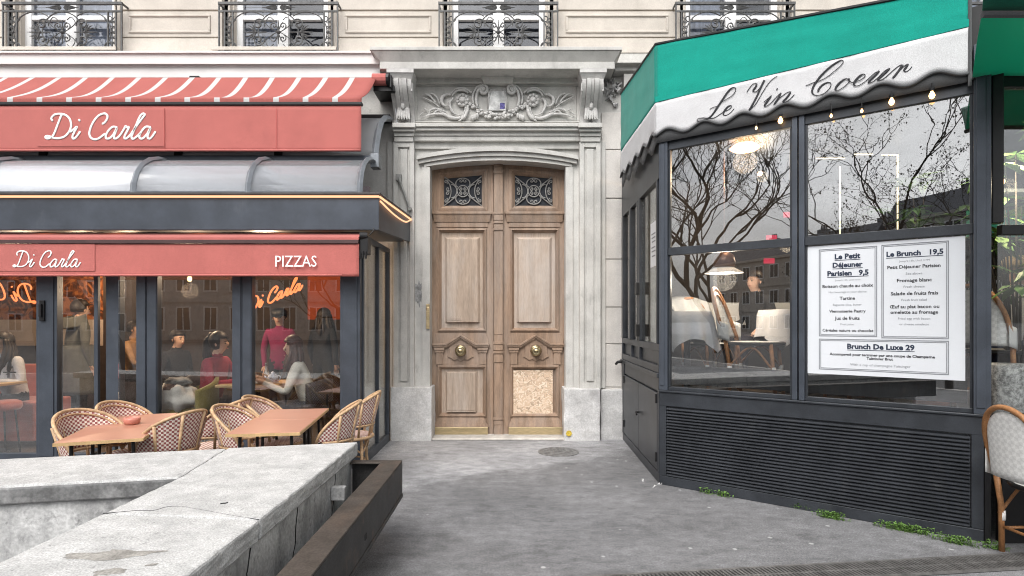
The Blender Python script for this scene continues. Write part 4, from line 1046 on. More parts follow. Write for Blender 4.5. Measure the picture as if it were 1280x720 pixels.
# side wall with cupboard doors
m = MB(TS)
L = 2.14
m.box(.0, L, -.005, .05, .0, .10); m.box(.0, .05, -.012, .05, .101, 1.04); m.box(1.98, L, -.012, .05, .101, 1.04); m.box(.051, 1.979, .0, .05, .90, 1.04); m.box(.051,1.979,.02,.05,.101,.899)
m.box(-.0, L, -.03, .06, 1.041, 1.085)
m.box(.0, L, -.012, .05, 1.086, 1.16); m.box(.0, L, -.006, .05, 1.30, 1.37)
for x in (.0, .95, 1.45, 2.08): m.box(x, x+.06, -.010, .05, 1.161, 1.299)
m.box(.061,2.079,.02,.04,1.161,1.299)
m.box(.0, L, -.01, .05, 3.0, 3.42)
obj('side_frame', m, DARK2, CF, bevel=.004)
for a, b_ in ((.07, 1.00), (1.01, 1.96)):
    m = MB(TS); m.box(a, b_, -.012, .018, .115, .885); o = obj('cupboard_door', m, DARK2, CF, bevel=.004)
    h = MB(TS); hx = b_ if a < .5 else a
    for z in (.2, .78): h.box((a if a < .5 else b_)-.015+(.02 if a<.5 else -.02), (a if a < .5 else b_)+.015+(.02 if a<.5 else -.02), -.026, -.0125, z, z+.09)
    if a < .5: h.tube([tuple(Vector((.96,-.0125,.55))), (.96,-.05,.55), (.88,-.055,.535)], .012, 6)
    obj('hinge', h, BLACK, o)
for x0, x1 in ((.06,.11),(.93,1.0),(1.03,1.10),(1.5,1.6),(2.02,2.14)):
    m = MB(TS); m.box(x0, x1, -.014, .05, 1.371, 3.0); obj('side_post', m, DARK2, CF, bevel=.004)
for a, b_ in ((.11,.93),(1.10,1.5),(1.6,2.02)):
    m = MB(TS); m.box(a, b_, .02, .026, 1.365, 3.005); obj('side_pane', m, GLASSR if a > 1 else GLASSS, CF)
m = MB(TS); 
for z in (1.42, 1.9): m.box(.915, 1.02, -.05, -.0145, z, z+.14)
m.tube([(2.0,-.02,1.06),(2.0,-.09,1.05),(2.05,-.10,1.02)], .02, 6)
obj('door_bolt', m, BLACK, CF, bevel=.003)
# paper notice on the side pane
m = MB(TS); m.box(.16, .44, .006, .010, 2.16, 2.62); nt_ = obj('paper_notice', m, PAPER, None); tag(nt_, 'white paper notice taped inside the narrow side window of the cafe', 'notice')
m = MB(TS)
for i, z in enumerate((2.50,2.46,2.42,2.36,2.32,2.27)): m.box(.21+.01*(i%2), .39-.01*(i%3), .0035, .0055, z-.006, z+.006)
obj('printed_lines', m, INKG, nt_)
# right-hand front beyond the corner post
m = MB(TR); m.box(.08, 4.4, .0, .06, .0, .86); m.box(.08, 4.4, -.02, .06, .861, .93); m.box(.08, 4.4, -.0, .05, 2.22, 2.29); m.box(.08, 4.4, .0, .06, 3.28, 3.45); m.box(1.5,1.58,-.01,.07,.931,3.279)
obj('right_frame', m, BLACK, CF, bevel=.004)
for z0, z1 in ((.93,2.22),(2.29,3.28)):
    m = MB(TR); m.box(.07, 4.4, .025, .031, z0, z1); obj('right_pane', m, glass('right_glass', .05, (.95,.96,.96)) if z0 < 1 else GLASSS, CF)
# outside bulbs under the valance
for i, (px, py) in enumerate(((977,153),(1040,147),(1115,130),(1165,122),(947,162),(1078,141))):
    s, z = szOf(px, py); p = TM @ Vector((s, -.045, z)); small = i in (1, 4, 5)
    t = thing('festoon_bulb', ['glowing bare bulb under the cafe awning next to the paired window posts','dim bare bulb just right of the paired window posts','bright bare bulb under the awning above the menu poster','rightmost glowing bare bulb under the awning','dim bare bulb at the left end of the awning row','small dim bulb over the left half of the right pane'][i], 'light bulb', p, 'bulbs strung under the cafe awning')
    m = MB(); r = .011 if small else .021
    m.lathe([(.004,-r*1.15),(r*.7,-r*.8),(r,0),(r*.8,r*.7),(r*.45,r*1.3),(r*.4,r*1.6)], 12, p); obj('glass_bulb', m, BULB, t, smooth=True)
    m = MB(); m.lathe([(.014,r*1.6),(.016,r*2.6),(.008,r*2.8)], 10, p); m.tube([p+Vector((0,0,r*2.7)), Vector((p.x,p.y,3.38))], .004, 5); obj('socket', m, BLACK, t)

# ------------------------------------------------------------------ green awning
GA = thing('green_awning', 'green awning with white scalloped valance lettered in black script round the cafe corner', 'awning', (1.4, 5.55, 3.8))
PO = -.055                                                                          # outward offset of the cloth
cor = TM @ Vector((0,0,0)); cor = Vector((1.402, 5.552, 0))
def face_main(s, z, d=0): p = cor + U*s - NI*d; return (p.x, p.y, z)
VL = Vector((-.018, 1, 0)).normalized(); NL = Vector((VL.y,-VL.x,0))
def face_left(s, z, d=0): p = cor + VL*s - NL*d; return (p.x, p.y, z)
SE = 2.385
def top_main(s): return 4.30-.112*s
def top_left(s): return 4.30+.10*s
def wav(s, z): return .006*mnoise.noise(Vector((s*2.2, z*1.5, 4)))+.002*mnoise.noise(Vector((s*7, z*3, 1)))
ZG, ZV = 3.725, 3.435
m = MB(); m.grid(lambda u, v: face_main(SE*u, ZG+(top_main(SE*u)-ZG)*v, wav(SE*u, v*3)*(u > .01)), 60, 14); m.grid(lambda u, v: face_left(1.62*u, ZG+(top_left(1.62*u)-ZG)*v, wav(SE*u+9, v*3)*(u > .01)), 30, 14)
obj('green_cloth', m, GREEN, GA, smooth=True, solid=.003)
m = MB(); m.tube([face_main(SE, top_main(SE)), face_main(0, top_main(0)), face_left(1.62, top_left(1.62))], .014, 6); obj('top_piping', m, BLACK, GA)
m = MB(); m.grid(lambda u, v: face_main(SE*u, ZG+.004+.055*v, .009+.002*sin(u*40)), 60, 1); obj('stitched_fold', m, GREEN, GA, solid=.002)
PER = .345
def sc(s): return ZV - .030*cos(2*pi*(s+.05)/PER)*1.0 - .01
m = MB(); m.grid(lambda u, v: face_main(SE*u, sc(SE*u)+(ZG-sc(SE*u))*v, .004+wav(SE*u, v)*(u > .01)*1.2), 140, 8); m.grid(lambda u, v: face_left(1.62*u, sc(1.62*u)+(ZG-sc(1.62*u))*v, .004+wav(SE*u+9, v)*(u > .01)), 90, 8)
obj('white_valance', m, WHITEF, GA, smooth=True, solid=.003)
m = MB(); m.tube([face_main(SE*i/140, sc(SE*i/140)-.004, .005) for i in range(141)], .012, 6); m.tube([face_left(1.62*i/90, sc(1.62*i/90)-.004, .005) for i in range(91)], .012, 6); obj('scallop_binding', m, GREYF, GA, smooth=True)
m = MB(); m.grid(lambda u, v: face_main(SE*u, 3.335+.20*v, -.012), 30, 2); m.grid(lambda u, v: face_left(1.62*u, 3.30+.035*cos(2*pi*1.62*u/PER)+(.20)*v, -.012), 60, 2); obj('grey_underflap', m, GREYF, GA, smooth=True, solid=.003)
m = MB(); m.box(*[0]*6) if False else None
p0 = Vector(face_main(SE+.004, 0)); 
m.tube([face_main(SE+.006, 3.30), face_main(SE+.006, 4.02)], .012, 6); obj('end_trim', m, GREYF, GA)
# soffit boards between the awning and the glass
m = MB(TM); m.box(.0, 2.4, -.04, .03, 3.345, 3.40); obj('soffit_board', m, BLACK, GA)
# second awning beyond the corner: cloth rising overhead
G2 = thing('overhead_awning', 'dark green awning stretched overhead beyond the corner post of the cafe', 'awning', (4.2, 3.4, 3.4))
x0 = Bp.x-.06
ov = Vector(face_main(SE+.02, 0))
def ovh(u, d, z): return (ov.x-.6*d+4.2*u, ov.y-.8*d, z)
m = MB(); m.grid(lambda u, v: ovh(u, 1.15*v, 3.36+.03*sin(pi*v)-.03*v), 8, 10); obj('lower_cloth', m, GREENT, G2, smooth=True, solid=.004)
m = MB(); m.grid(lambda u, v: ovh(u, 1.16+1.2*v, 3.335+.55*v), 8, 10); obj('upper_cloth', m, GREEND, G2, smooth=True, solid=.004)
m = MB(); m.tube([ovh(0,1.155,3.315), ovh(1,1.155,3.315)], .02, 6); obj('front_bar', m, GREYF, G2)

# lettering on the white valance: strokes read off the photo, laid on the cloth's plane
P0 = cor - NI*.012
def onval(px, py):
    d = Vector(((px-640)/F, 1, (401-py)/F)); o = Vector((0,0,1.6))
    t = (P0-o).dot(NI)/d.dot(NI); return o+d*t
def e1(u, v): return onval(865+u/9.143, 95+v/9.143)
def e2(u, v): return onval(1000+u/8.533, 65+v/8.533)
CO = [
 (e1, [(345,295),(400,262),(450,230),(490,185),(500,148),(485,132),(450,140),(405,185),(360,250),(310,325),(265,395),(220,455),(180,485),(130,505),(80,518),(58,508),(62,492),(90,482),(130,478),(180,483),(225,483),(270,470),(330,430),(365,405)]),
 (e1, [(203,380),(235,362),(275,350),(300,345)]),
 (e1, [(365,405),(410,388),(445,362),(450,342),(435,338),(405,355),(372,395),(358,430),(370,448),(405,443),(445,415),(482,372)]),
 (e1, [(627,185),(655,140),(690,98),(722,83),(738,95),(725,128),(700,160),(705,178),(730,180),(765,148),(800,95),(828,45)]),
 (e1, [(828,45),(795,110),(760,190),(735,245),(700,310),(652,392)]), (e1, [(652,392),(720,330),(770,250),(820,165),(870,90),(920,35),(975,2)]),
 (e1, [(823,295),(860,265),(905,225),(870,275),(835,325),(832,345),(860,340),(905,305),(950,255)]), (e1, [(966,151),(978,151)]),
 (e1, [(950,255),(1000,205),(1012,200),(985,255),(938,325),(985,270),(1035,225),(1090,188),(1122,182),(1115,205),(1075,255),(1042,290),(1060,300),(1100,280),(1140,245),(1170,210)]),
 (e2, [(63,360),(100,345),(150,325),(215,305),(290,265),(360,210),(425,155),(460,110),(450,88),(420,95),(360,130),(290,185),(225,250),(175,315),(140,375),(130,425),(150,455),(190,462),(250,445),(300,405),(330,360),(325,330),(290,325),(240,350),(205,390),(193,422)]),
 (e2, [(520,300),(500,285),(465,295),(415,335),(382,380),(382,405),(415,405),(465,375),(510,335),(530,300),(520,280)]), (e2, [(520,280),(530,310),(560,325),(590,320)]),
 (e2, [(580,318),(640,300),(690,265),(690,240),(660,240),(615,275),(578,325),(585,358),(625,358),(680,325),(735,280),(795,225),(830,210)]),
 (e2, [(845,200),(800,250),(740,310),(738,330),(775,318),(840,265),(900,205),(955,175),(905,225),(835,290),(845,303),(890,285),(945,240),(1000,190),(1060,145),(1090,135)]),
 (e2, [(1095,135),(1060,190),(1010,255),(990,275)]), (e2, [(1040,220),(1080,180),(1125,140),(1150,132),(1130,165),(1112,195),(1130,210),(1165,190),(1195,155)]),
]
m = MB(); nibdir = Vector((-U.x*.55, -U.y*.55, .83)).normalized()
for f_, st in CO:
    pts = [f_(u, v) for u, v in st]; sm = smooth(pts, 6) if len(pts) > 2 else pts
    rs = []
    for i in range(len(sm)):
        t = (sm[min(i+1,len(sm)-1)]-sm[max(i-1,0)]); t = t.normalized() if t.length > 0 else Vector((0,0,1))
        down = abs(t.dot(Vector((0,0,1))))
        # downstrokes that lean right are the heavy ones
        lean = t.dot(Vector((U.x*.5, U.y*.5, .8)).normalized())
        rs.append(.0034+.0052*max(0, -lean)**1.6 + (.005 if len(pts) == 2 else 0))
    rs = [sum(rs[max(0,i-3):i+4])/len(rs[max(0,i-3):i+4]) for i in range(len(rs))]
    m.tube(sm, rs, 6, flat=(tuple(NI), .35))
obj('lettering', m, INK, GA, smooth=True)

# ------------------------------------------------------------------ menu poster
s0, s1, z0, z1 = 1.302, 2.345, 1.158, 2.226
MP = MB(TM); MP.box(s0, s1, .014, .018, z0, z1); mp = obj('menu_poster', MP, PAPER); tag(mp, 'large white breakfast and brunch menu poster on the cafe window', 'poster')
def q3(px, py): return szOf(980+px/2.77, 280+py/2.77)
m = MB(TM)
for (a, b_) in (((120,88),(322,395)),((337,60),(571,402)),((120,397),(571,531))):
    # left and right edges follow the wall's perspective; use mid heights
    sa = sOf(980+a[0]/2.77); sb = sOf(980+b_[0]/2.77)
    if a[1] == 88: za, zb2 = q3(120,88)[1], q3(120,388)[1]
    elif a[1] == 60: za, zb2 = q3(337,72)[1], q3(337,395)[1]
    else: za, zb2 = q3(120,397)[1], q3(120,503)[1]
    for w_, o in ((.006, 0), (.004, .012)):
        m.box(sa+o, sb-o, .0115, .0137, za-o-w_, za-o); m.box(sa+o, sb-o, .0115, .0137, zb2+o, zb2+o+w_)
        m.box(sa+o, sa+o+w_, .0113, .0135, zb2+o, za-o); m.box(sb-o-w_, sb-o, .0113, .0135, zb2+o, za-o)
obj('ruled_border', m, INKG, mp)
def r3(px, py): return 1020+px/5.76, 300+py/5.76
def put(mb, s, x0, x1, yc, scl='3', bold=0, under=False, hk=1.0):
    if scl == '3': A, C = r3(x0, yc), r3(x1, yc)
    else: A, C = (980+x0/2.77, 280+yc/2.77), (980+x1/2.77, 280+yc/2.77)
    sa, sb = sOf(A[0]), sOf(C[0]); sc_, zc_ = szOf((A[0]+C[0])/2, A[1])
    to3 = lambda x, z, d: (x, .0125, z)
    text_mb(mb, s, to3, (sa+sb)/2, zc_, width=sb-sa, bold=bold)
    if under:
        mb.box(sa, sb, .0118, .0128, zc_-.030, zc_-.0255)
hd, bd, sm_ = MB(TM), MB(TM), MB(TM)
for a in (('Le Petit',133,318,117),('Déjeuner',118,335,178),('Parisien   9,5',80,378,238),('Le Brunch   19,5',506,918,93)): put(hd, *a, bold=.042, under=True)
put(hd, 'Brunch De Luxe 29', 218, 452, 427, '4', bold=.042, under=True)
for a in (('Boisson chaude au choix',45,411,330),('Tartine',168,280,420),('Viennoiserie Pastry',93,357,513),('Jus de fruits',133,313,564),('Céréales nature ou chocolat',45,412,652),('Petit Déjeuner Parisien',513,897,190),('Fromage blanc',582,833,289),('Salade de fruits frais',538,880,384),('Œuf au plat bacon ou',530,888,480),('omelette au fromage',535,880,520)): put(bd, *a, bold=.022)
put(bd, 'Accompagné pour terminer par une coupe de Champagne', 157, 523, 456, '4', bold=.03); put(bd, 'Taittinger Brut', 285, 377, 468, '4', bold=.03)
for a in (("Jusqu'à 12h, until noon",135,318,287),('Hot beverage in your choice',90,362,373),('Baguette slice, butter',120,328,466),('Fruit juice',175,270,607),("Jusqu'à 16h, Until 4 PM",598,818,147),('See above',645,765,240),('Fresh cheese',630,782,335),('Fresh fruit salad',615,797,431),('Fried egg with bacon',590,822,566),('or cheese omelette',600,812,607)): put(sm_, *a)
put(sm_, 'With a cup of champagne Taittinger', 228, 438, 491, '4')
obj('heading_print', hd, INKN, mp); obj('menu_print', bd, INK, mp); obj('small_print', sm_, INKG, mp)

# ------------------------------------------------------------------ low stone wall with steel trough
LW = thing('low_stone_wall', 'pale cracked stone parapet with wide coping in the foreground', 'low wall', (-1.5, 3.2, 0))
CW = M('bright_coping_stone', (.45,.45,.445), .9, var=.13, scale=9, fine=.20, fscale=140, bump=.8, bscale=60, stain=((.34,.34,.34), 5, .50, .72, (1,1,1), .6), stain2=((.15,.15,.15), 26, .60, .70, (1,1,1), .75))
CWD = M('streaked_wall_stone', (.50,.50,.495), .92, var=.16, scale=5, fine=.14, fscale=60, bump=.7, bscale=35, stain=((.21,.21,.21), 5, .47, .66, (1,1,.45), .85), stain2=((.11,.11,.11), 16, .56, .70, (1,1,1), .7))
CWS = M('sooty_coping_edge', (.15,.15,.15), .9, var=.25, scale=8, fine=.14, fscale=60, bump=.5, stain=((.52,.52,.51), 5, .5, .7, (1,1,1), .5))
h = .72; XI, XO = -1.87, -1.12
Pb = lambda x: 4.13+(x+1.14)*.231; Pf = lambda x: 3.21+(x+1.87)*.205        # back and front lines of the far leg
def slab(name, poly, z0, z1, mat, bev=.012, sub=0):
    m = MB(); m.prism(poly, 'z', z0, z1); o = obj(name, m, mat, LW, bevel=bev)
    md = o.modifiers.new('sub', 'SUBSURF'); md.subdivision_type = 'SIMPLE'; md.levels = 5; md.render_levels = 5
    t_ = bpy.data.textures.get('edge_wear') or bpy.data.textures.new('edge_wear', 'CLOUDS'); t_.noise_scale = .05
    for ax in 'XY':
        md = o.modifiers.new('wear'+ax, 'DISPLACE'); md.texture = t_; md.direction = ax; md.strength = .014; md.mid_level = .5
    return o
tt = .10
near = .6
# coping stones: the run toward the camera in three lengths, the far leg in two
j = [(-1.86, 3.215), (XO, Pb(XO))]
cop = []
y1a, y1b = 2.60, 2.52
cop.append([(XI, y1a+.004), (XO, y1b+.004), (XO, Pb(XO)), (-1.97, Pb(-1.97)), (XI, 3.215)])
cop.append([(XI, near+.5), (XO, near+.5), (XO, y1b-.004), (XI, y1a-.004)])
cop.append([(XI, -1.0), (XO, -1.0), (XO, near+.492), (XI, near+.492)])
for p in cop: slab('coping_stone', p, h-tt, h, CW)
slab('coping_stone', [(XI-.008, 3.218), (-1.979, Pb(-1.979)), (-3.9, Pb(-3.9)), (-3.9, Pf(-3.9))], h-tt, h-.003, CW)
slab('coping_stone', [(-3.908, Pf(-3.908)), (-3.908, Pb(-3.908)), (-7.5, Pb(-7.5)), (-7.5, Pf(-7.5))], h-tt, h-.002, CW)
# soot-dark nosing under the far leg, and the walls below
m = MB(); m.prism([(XI-.01, Pf(XI-.01)-.004), (XI-.01, Pf(XI-.01)+.3), (-7.4, Pf(-7.4)+.3), (-7.4, Pf(-7.4)-.004)], 'z', h-tt-.004, h-.014); obj('coping_nosing', m, CWS, LW, bevel=.01)
m = MB(); m.prism([(XI+.04, -1.0), (XO-.03, -1.0), (XO-.03, Pb(XO)-.05), (XI+.04, 3.25)], 'z', 0, h-tt-.005); obj('wall_body', m, CWD, LW, bevel=.008)
m = MB(); m.prism([(XI+.045, Pf(XI)+.035), (XI+.045, Pb(XI)-.04), (-7.4, Pb(-7.4)-.04), (-7.4, Pf(-7.4)+.035)], 'z', 0, h-tt-.006); obj('wall_body', m, CWD, LW, bevel=.008)
# vertical joint on the inner face and cracks along the outer face
CRK = M('crack_shadow_gap', (.03,.03,.03), .95)
m = MB()
def crack(pts, r): m.tube(smooth([Vector(p) for p in pts], 5), r, 4)
jx = X_(78, 3.16); m.box(jx-.004, jx+.004, Pf(jx)+.031, Pf(jx)+.045, .0, h-tt-.01)
rc = random.Random(4)
def jag(a, b_, n, amp):
    a, b_ = Vector(a), Vector(b_); out = [a]
    for i in range(1, n): out.append(a.lerp(b_, i/n)+Vector((0, rc.uniform(-amp, amp), rc.uniform(-amp, amp))))
    return out+[b_]
xf = XO-.0295
crack(jag((xf,3.05,.60),(xf,2.95,.05),7,.03), .004); crack(jag((xf,2.5,.61),(xf,2.44,.2),6,.03), .004); crack(jag((xf,2.45,.4),(xf,1.9,.15),6,.03), .003); crack(jag((xf,3.7,.61),(xf,3.62,.35),5,.02), .003)
def jag2(a, b_, n, amp):
    a, b_ = Vector(a), Vector(b_); out = [a]
    for i in range(1, n): out.append(a.lerp(b_, i/n)+Vector((rc.uniform(-amp, amp)*.4, rc.uniform(-amp, amp), 0)))
    return out+[b_]
crack(jag2((XI,2.60,h+.000),(XI+.30,2.70,h-.0008),6,.03), .0022); crack(jag2((XI+.30,2.70,h-.0008),(XO,2.52,h-.0008),4,.01), .0016)
crack(jag2((-3.3,3.42,h-.003),(-3.15,3.45,h-.003),4,.02), .003); crack(jag2((-1.40,2.73,h),(-1.375,2.75,h),3,.006), .005)
obj('crack', m, CRK, LW)
# damp stains lying on the coping
m = MB()
for (cx, cy, rx, ry, sd_) in ((-1.50,2.14,.15,.05,1),(-1.41,1.99,.045,.028,2),(-1.35,1.87,.05,.02,3),(-1.30,2.05,.02,.01,4)):
    pts = []
    for i in range(40):
        a = 2*pi*i/40; k = 1+.55*mnoise.noise(Vector((cos(a)*1.7+sd_*5, sin(a)*1.7, 2)))+.25*mnoise.noise(Vector((cos(a)*6+sd_*5, sin(a)*6, 5)))
        pts.append(m.v((cx+rx*k*cos(a)+ry*.8*sin(a), cy+ry*k*sin(a), h+.0012)))
    m.f(pts)
obj('damp_stain', m, M('damp_stone', (.28,.27,.25), .8, var=.25, scale=14, fine=.2, fscale=90), LW)

# steel trough hung on the wall
ST = M('brown_painted_steel', (.040,.039,.039), .55, .35, var=.25, scale=5, fine=.15, fscale=80, stain=((.19,.12,.08), 4, .55, .75, (1,1,1), .6), stain2=((.16,.155,.15), 9, .6, .8, (1,1,1), .5))
TRF = thing('steel_trough', 'dark rusty steel trough hanging along the low stone wall', 'planter', (-.95, 2.5, .33))
tz0, tz1 = .33, .585; txo = -.79; txi = XO-.03; ye_ = 4.10
m = MB(); m.box(txo-.012, txo, -1.0, ye_, tz0+.03, tz1); m.box(txi+.001, txo-.0125, ye_-.012, ye_, tz0, tz1-.001); m.box(txi+.001, txo-.0125, -1.0, ye_-.0125, tz0, tz0+.012); m.box(txo-.03, txo+.004, -1.0, ye_+.003, tz0, tz0+.028)
obj('trough_side', m, ST, TRF, bevel=.003)
m = MB(); m.prism([(txo-.14, -1.0),(txo-.0,-1.0),(txo-.0,ye_),(txo-.14,ye_-.08)], 'z', tz1+.0005, tz1+.012); m.prism([(txi+.003, ye_-.08),(txo-.142, ye_-.08),(txo-.002, ye_-.0),(txi+.003, ye_-.0)], 'z', tz1+.0007, tz1+.0117)
obj('rim', m, M('worn_brown_rim', (.058,.050,.044), .6, .25, var=.3, scale=6, fine=.2, fscale=90, stain=((.15,.10,.07), 3, .52, .76, (1,.4,1), .6), stain2=((.04,.04,.04), 9, .55, .75, (1,1,1), .6)), TRF, bevel=.003)
m = MB(); m.box(txi+.002, txo-.013, -1.0, ye_-.013, tz0+.013, tz0+.03); obj('soil', m, M('dark_soil', (.04,.035,.03), 1, var=.5, scale=30, bump=1), TRF)
for yy in (3.60, 2.0, .5): m = MB(); m.box(txi+.002, txi+.09, yy, yy+.05, tz0+.13, tz1-.04); obj('wall_bracket', m, CWD, TRF, bevel=.006)
m = MB(); m.box(txo+.0005, txo+.003, 3.05, 3.09, tz0+.09, tz0+.12); obj('drain_slot', m, CRK, TRF)
lf = MB()
for i in range(26):
    p = Vector((txi+.06+.12*RND.random(), 3.75+.28*RND.random(), tz0+.04)); lf.quadleaf(p, (RND.uniform(-1,1), RND.uniform(-1,1), 1.2), (0,0,1), .05, .02)
tag(obj('small_plant', lf, LEAF), 'few small green leaves sprouting inside the steel trough', 'plant')

# drain grating across the pavement
d0 = Vector((-.9, 3.378, 0)); d1 = Vector((5.2, 4.095, 0)); dd = (d1-d0).normalized(); dn = Vector((dd.y, -dd.x, 0))
GT = Matrix(((dd.x, dn.x, 0, d0.x),(dd.y, dn.y, 0, d0.y),(0,0,1,0),(0,0,0,1)))
m = MB(GT); Lg = (d1-d0).length
m.box(0, Lg, 0, .22, .001, .004); m.mi = 1
m.box(0, Lg, 0, .018, .0045, .016); m.box(0, Lg, .202, .22, .0045, .016); m.box(0, Lg, .105, .115, .0045, .015)
k = 0; x = .0
while x < Lg:
    if abs(x % 1.0) < .02: m.box(x, x+.035, .019, .201, .0045, .0165)
    for (a, b_) in ((.02,.104),(.116,.2)): m.hexa([(x,a,.0045),(x+.012,a,.0045),(x+.024,b_,.0045),(x+.012,b_,.0045)], [(x,a,.015),(x+.012,a,.015),(x+.024,b_,.015),(x+.012,b_,.015)])
    x += .027
tag(obj('drain_grating', m, [CRK, M('worn_iron_grating', (.17,.165,.16), .6, .5, var=.25, scale=12)]), 'long slotted iron drain grating set across the asphalt in front of the cafe', 'grating')
# ------------------------------------------------------------------ rooms behind the glass
WARMW = M('cream_wall', (.55,.46,.38), .8, var=.08); DKW = M('dark_brown_wall', (.06,.045,.038), .8, var=.2); OAKF = M('dark_floor', (.10,.08,.065), .6, var=.2)
ORW = M('orange_wall', (.40,.075,.02), .8, var=.08)
FL = .03
def sbox(name, mat, *b, lab=None):
    m = MB(); m.box(*b); o = obj(name, m, mat); struct(o, lab or 'dim interior surface behind the glass', 'interior'); return o
sbox('interior_floor', OAKF, -10.5, -1.70, 6.245, 9.6, .0, FL, lab='dark floor of the dining room behind the terrace glass')
sbox('interior_wall', DKW, -10.5, -1.70, 9.6, 9.7, 0, 1.18, lab='dark lower back wall of the dining room')
sbox('interior_wall', WARMW, -10.5, -6.9, 9.6, 9.7, 1.181, 1.62, lab='cream band on the back wall of the dining room')
sbox('interior_wall', DKW, -6.899, -1.70, 9.6, 9.7, 1.181, 1.62, lab='dark middle band on the back wall of the dining room')
sbox('interior_wall', WALLP, -10.5, -6.9, 9.6, 9.7, 1.621, 3.2, lab='orange floral wallpaper on the back wall of the dining room')
sbox('interior_wall', DKW, -6.899, -3.451, 9.6, 9.7, 1.621, 3.2, lab='dark upper back wall of the dining room')
sbox('interior_wall', ORW, -3.45, -2.9, 9.6, 9.7, 1.621, 3.2, lab='orange upper back wall of the dining room')
sbox('interior_wall', DKW, -2.899, -1.70, 9.6, 9.7, 1.621, 3.2, lab='dark right end of the dining room back wall')
sbox('interior_wall', DKW, -1.80, -1.725, 8.195, 9.598, FL, 3.0, lab='dark right wall of the dining room')
sbox('interior_wall', WARMW, -10.6, -10.51, 6.25, 9.7, 0, 3.2, lab='cream left wall of the dining room')
sbox('interior_ceiling', DKW, -10.5, -1.70, 7.63, 9.7, 2.80, 2.9, lab='dark ceiling of the dining room')
# lamps in the dining room: pendant with its own light
def pendant(x, y, z, e, lab, col=(1,.70,.45)):
    t = thing('pendant_lamp', lab, 'lamp', (x, y, z), 'small pendant lamps in the dining room')
    m = MB(); m.lathe([(.01,.0),(.022,-.02),(.028,-.05),(.02,-.075),(.006,-.08)], 14, (x,y,z+.06)); obj('globe', m, BULB, t, smooth=True)
    m = MB(); m.tube([(x,y,z+.055),(x,y,2.80 if y > 7.6 else 2.66)], .006, 5); m.lathe([(.012,.05),(.014,.08)], 10, (x,y,z)); obj('cord', m, BLACK, t)
    l = bpy.data.lights.new('lamp_light', 'POINT'); l.energy = e; l.color = col; l.shadow_soft_size = .1
    lo = link(bpy.data.objects.new('lamp_light', l)); lo.parent = t; lo.matrix_parent_inverse = Matrix.Translation(-t.location); lo.location = (x, y, z-.14)
for i, (px, py, y, e, lab) in enumerate(((22,318,7.0,40,'warm pendant lamp in the leftmost window bay'),(100,326,8.9,20,'warm pendant lamp above the standing man in a coat'),(237,350,7.4,42,'small glowing pendant lamp above the woman in red'),(330,318,7.3,42,'added hidden pendant lamp lighting the inner table with the teapot'),(160,325,8.2,10,'warm pendant lamp between the narrow dark door posts'))):  # lamp over the teapot table is added, unseen behind the valance, to brighten diners
    p = W(px, py, y); pendant(p.x, p.y, p.z, e, lab)
# neon script: one read from outside, one seen from behind
for (px0, px1, py, y, slope, mir, lab) in ((306, 378, 368, 6.55, -.42, 1, 'orange neon script sign inside the bay behind the white sweater diner'), (-52, 45, 362, 7.6, .12, -1, 'orange neon script seen mirrored in the leftmost window')):
    m = MB(); cx = (px0+px1)/2
    def to(u, v):
        t = (u-605)/490; q = t*mir
        return W(cx+q*(px1-px0)/2, py+(v-200)/980*(px1-px0)*1.05+q*(px1-px0)/2*slope, y)
    script(m, to, .011, None, 5); tag(obj('neon_sign', m, NEON, smooth=True), lab, 'neon sign')
# banquette and stool in the left bay
t = thing('banquette', 'coral velvet bench under the woman in the leftmost window', 'bench', W(10, 540, 7.2)*1)
t.location.z = FL; p = t.location
m = MB(); m.box(p.x-2.0, X_(43,7.0), 7.0, 7.6, FL+.08, .60); obj('seat', m, VELVET, t, bevel=.03, seg=3)
m = MB(); m.box(p.x-2.0, X_(43,7.6)+.2, 7.61, 7.73, FL+.2, 1.02); obj('backrest', m, VELVET, t, bevel=.03, seg=3)
t = thing('stool', 'round coral stool with thin black legs in the leftmost window', 'stool', (X_(2,6.6), 6.6, FL), None)
m = MB(); c0 = (X_(2,6.6), 6.6, 0); m.lathe([(.05,.56),(.17,.565),(.19,.60),(.185,.65),(.15,.67),(.02,.675)], 20, c0); obj('seat', m, VELVET, t, smooth=True)
for a in (.5, 2.1, 3.7, 5.2):
    m = MB(); m.tube([(c0[0]+.12*cos(a), c0[1]+.12*sin(a), .57), (c0[0]+.17*cos(a), c0[1]+.17*sin(a), FL)], .011, 6); obj('leg', m, BLACK, t)
# tables inside
def inner_table(x, y, lab, w=.35):
    t = thing('dining_table', lab, 'table', (x, y, FL), 'dining tables behind the terrace glass')
    m = MB(); m.box(x-w, x+w, y-.32, y+.32, .83, .86); obj('tabletop', m, TEDGE, t, bevel=.006)
    m = MB(); m.tube([(x,y,FL+.02),(x,y,.83)], .03, 8); m.lathe([(.22,FL),(.22,FL+.015),(.04,FL+.03)], 18, (x,y,0)); obj('pedestal', m, BLACK, t)
    return t
xt = X_(322, 6.85); inner_table(xt, 6.85, 'small wooden table between the woman in red and the white sweater diner')
inner_table(X_(12,6.75)-.25, 6.72, 'small table edge before the woman in the leftmost window', .22)
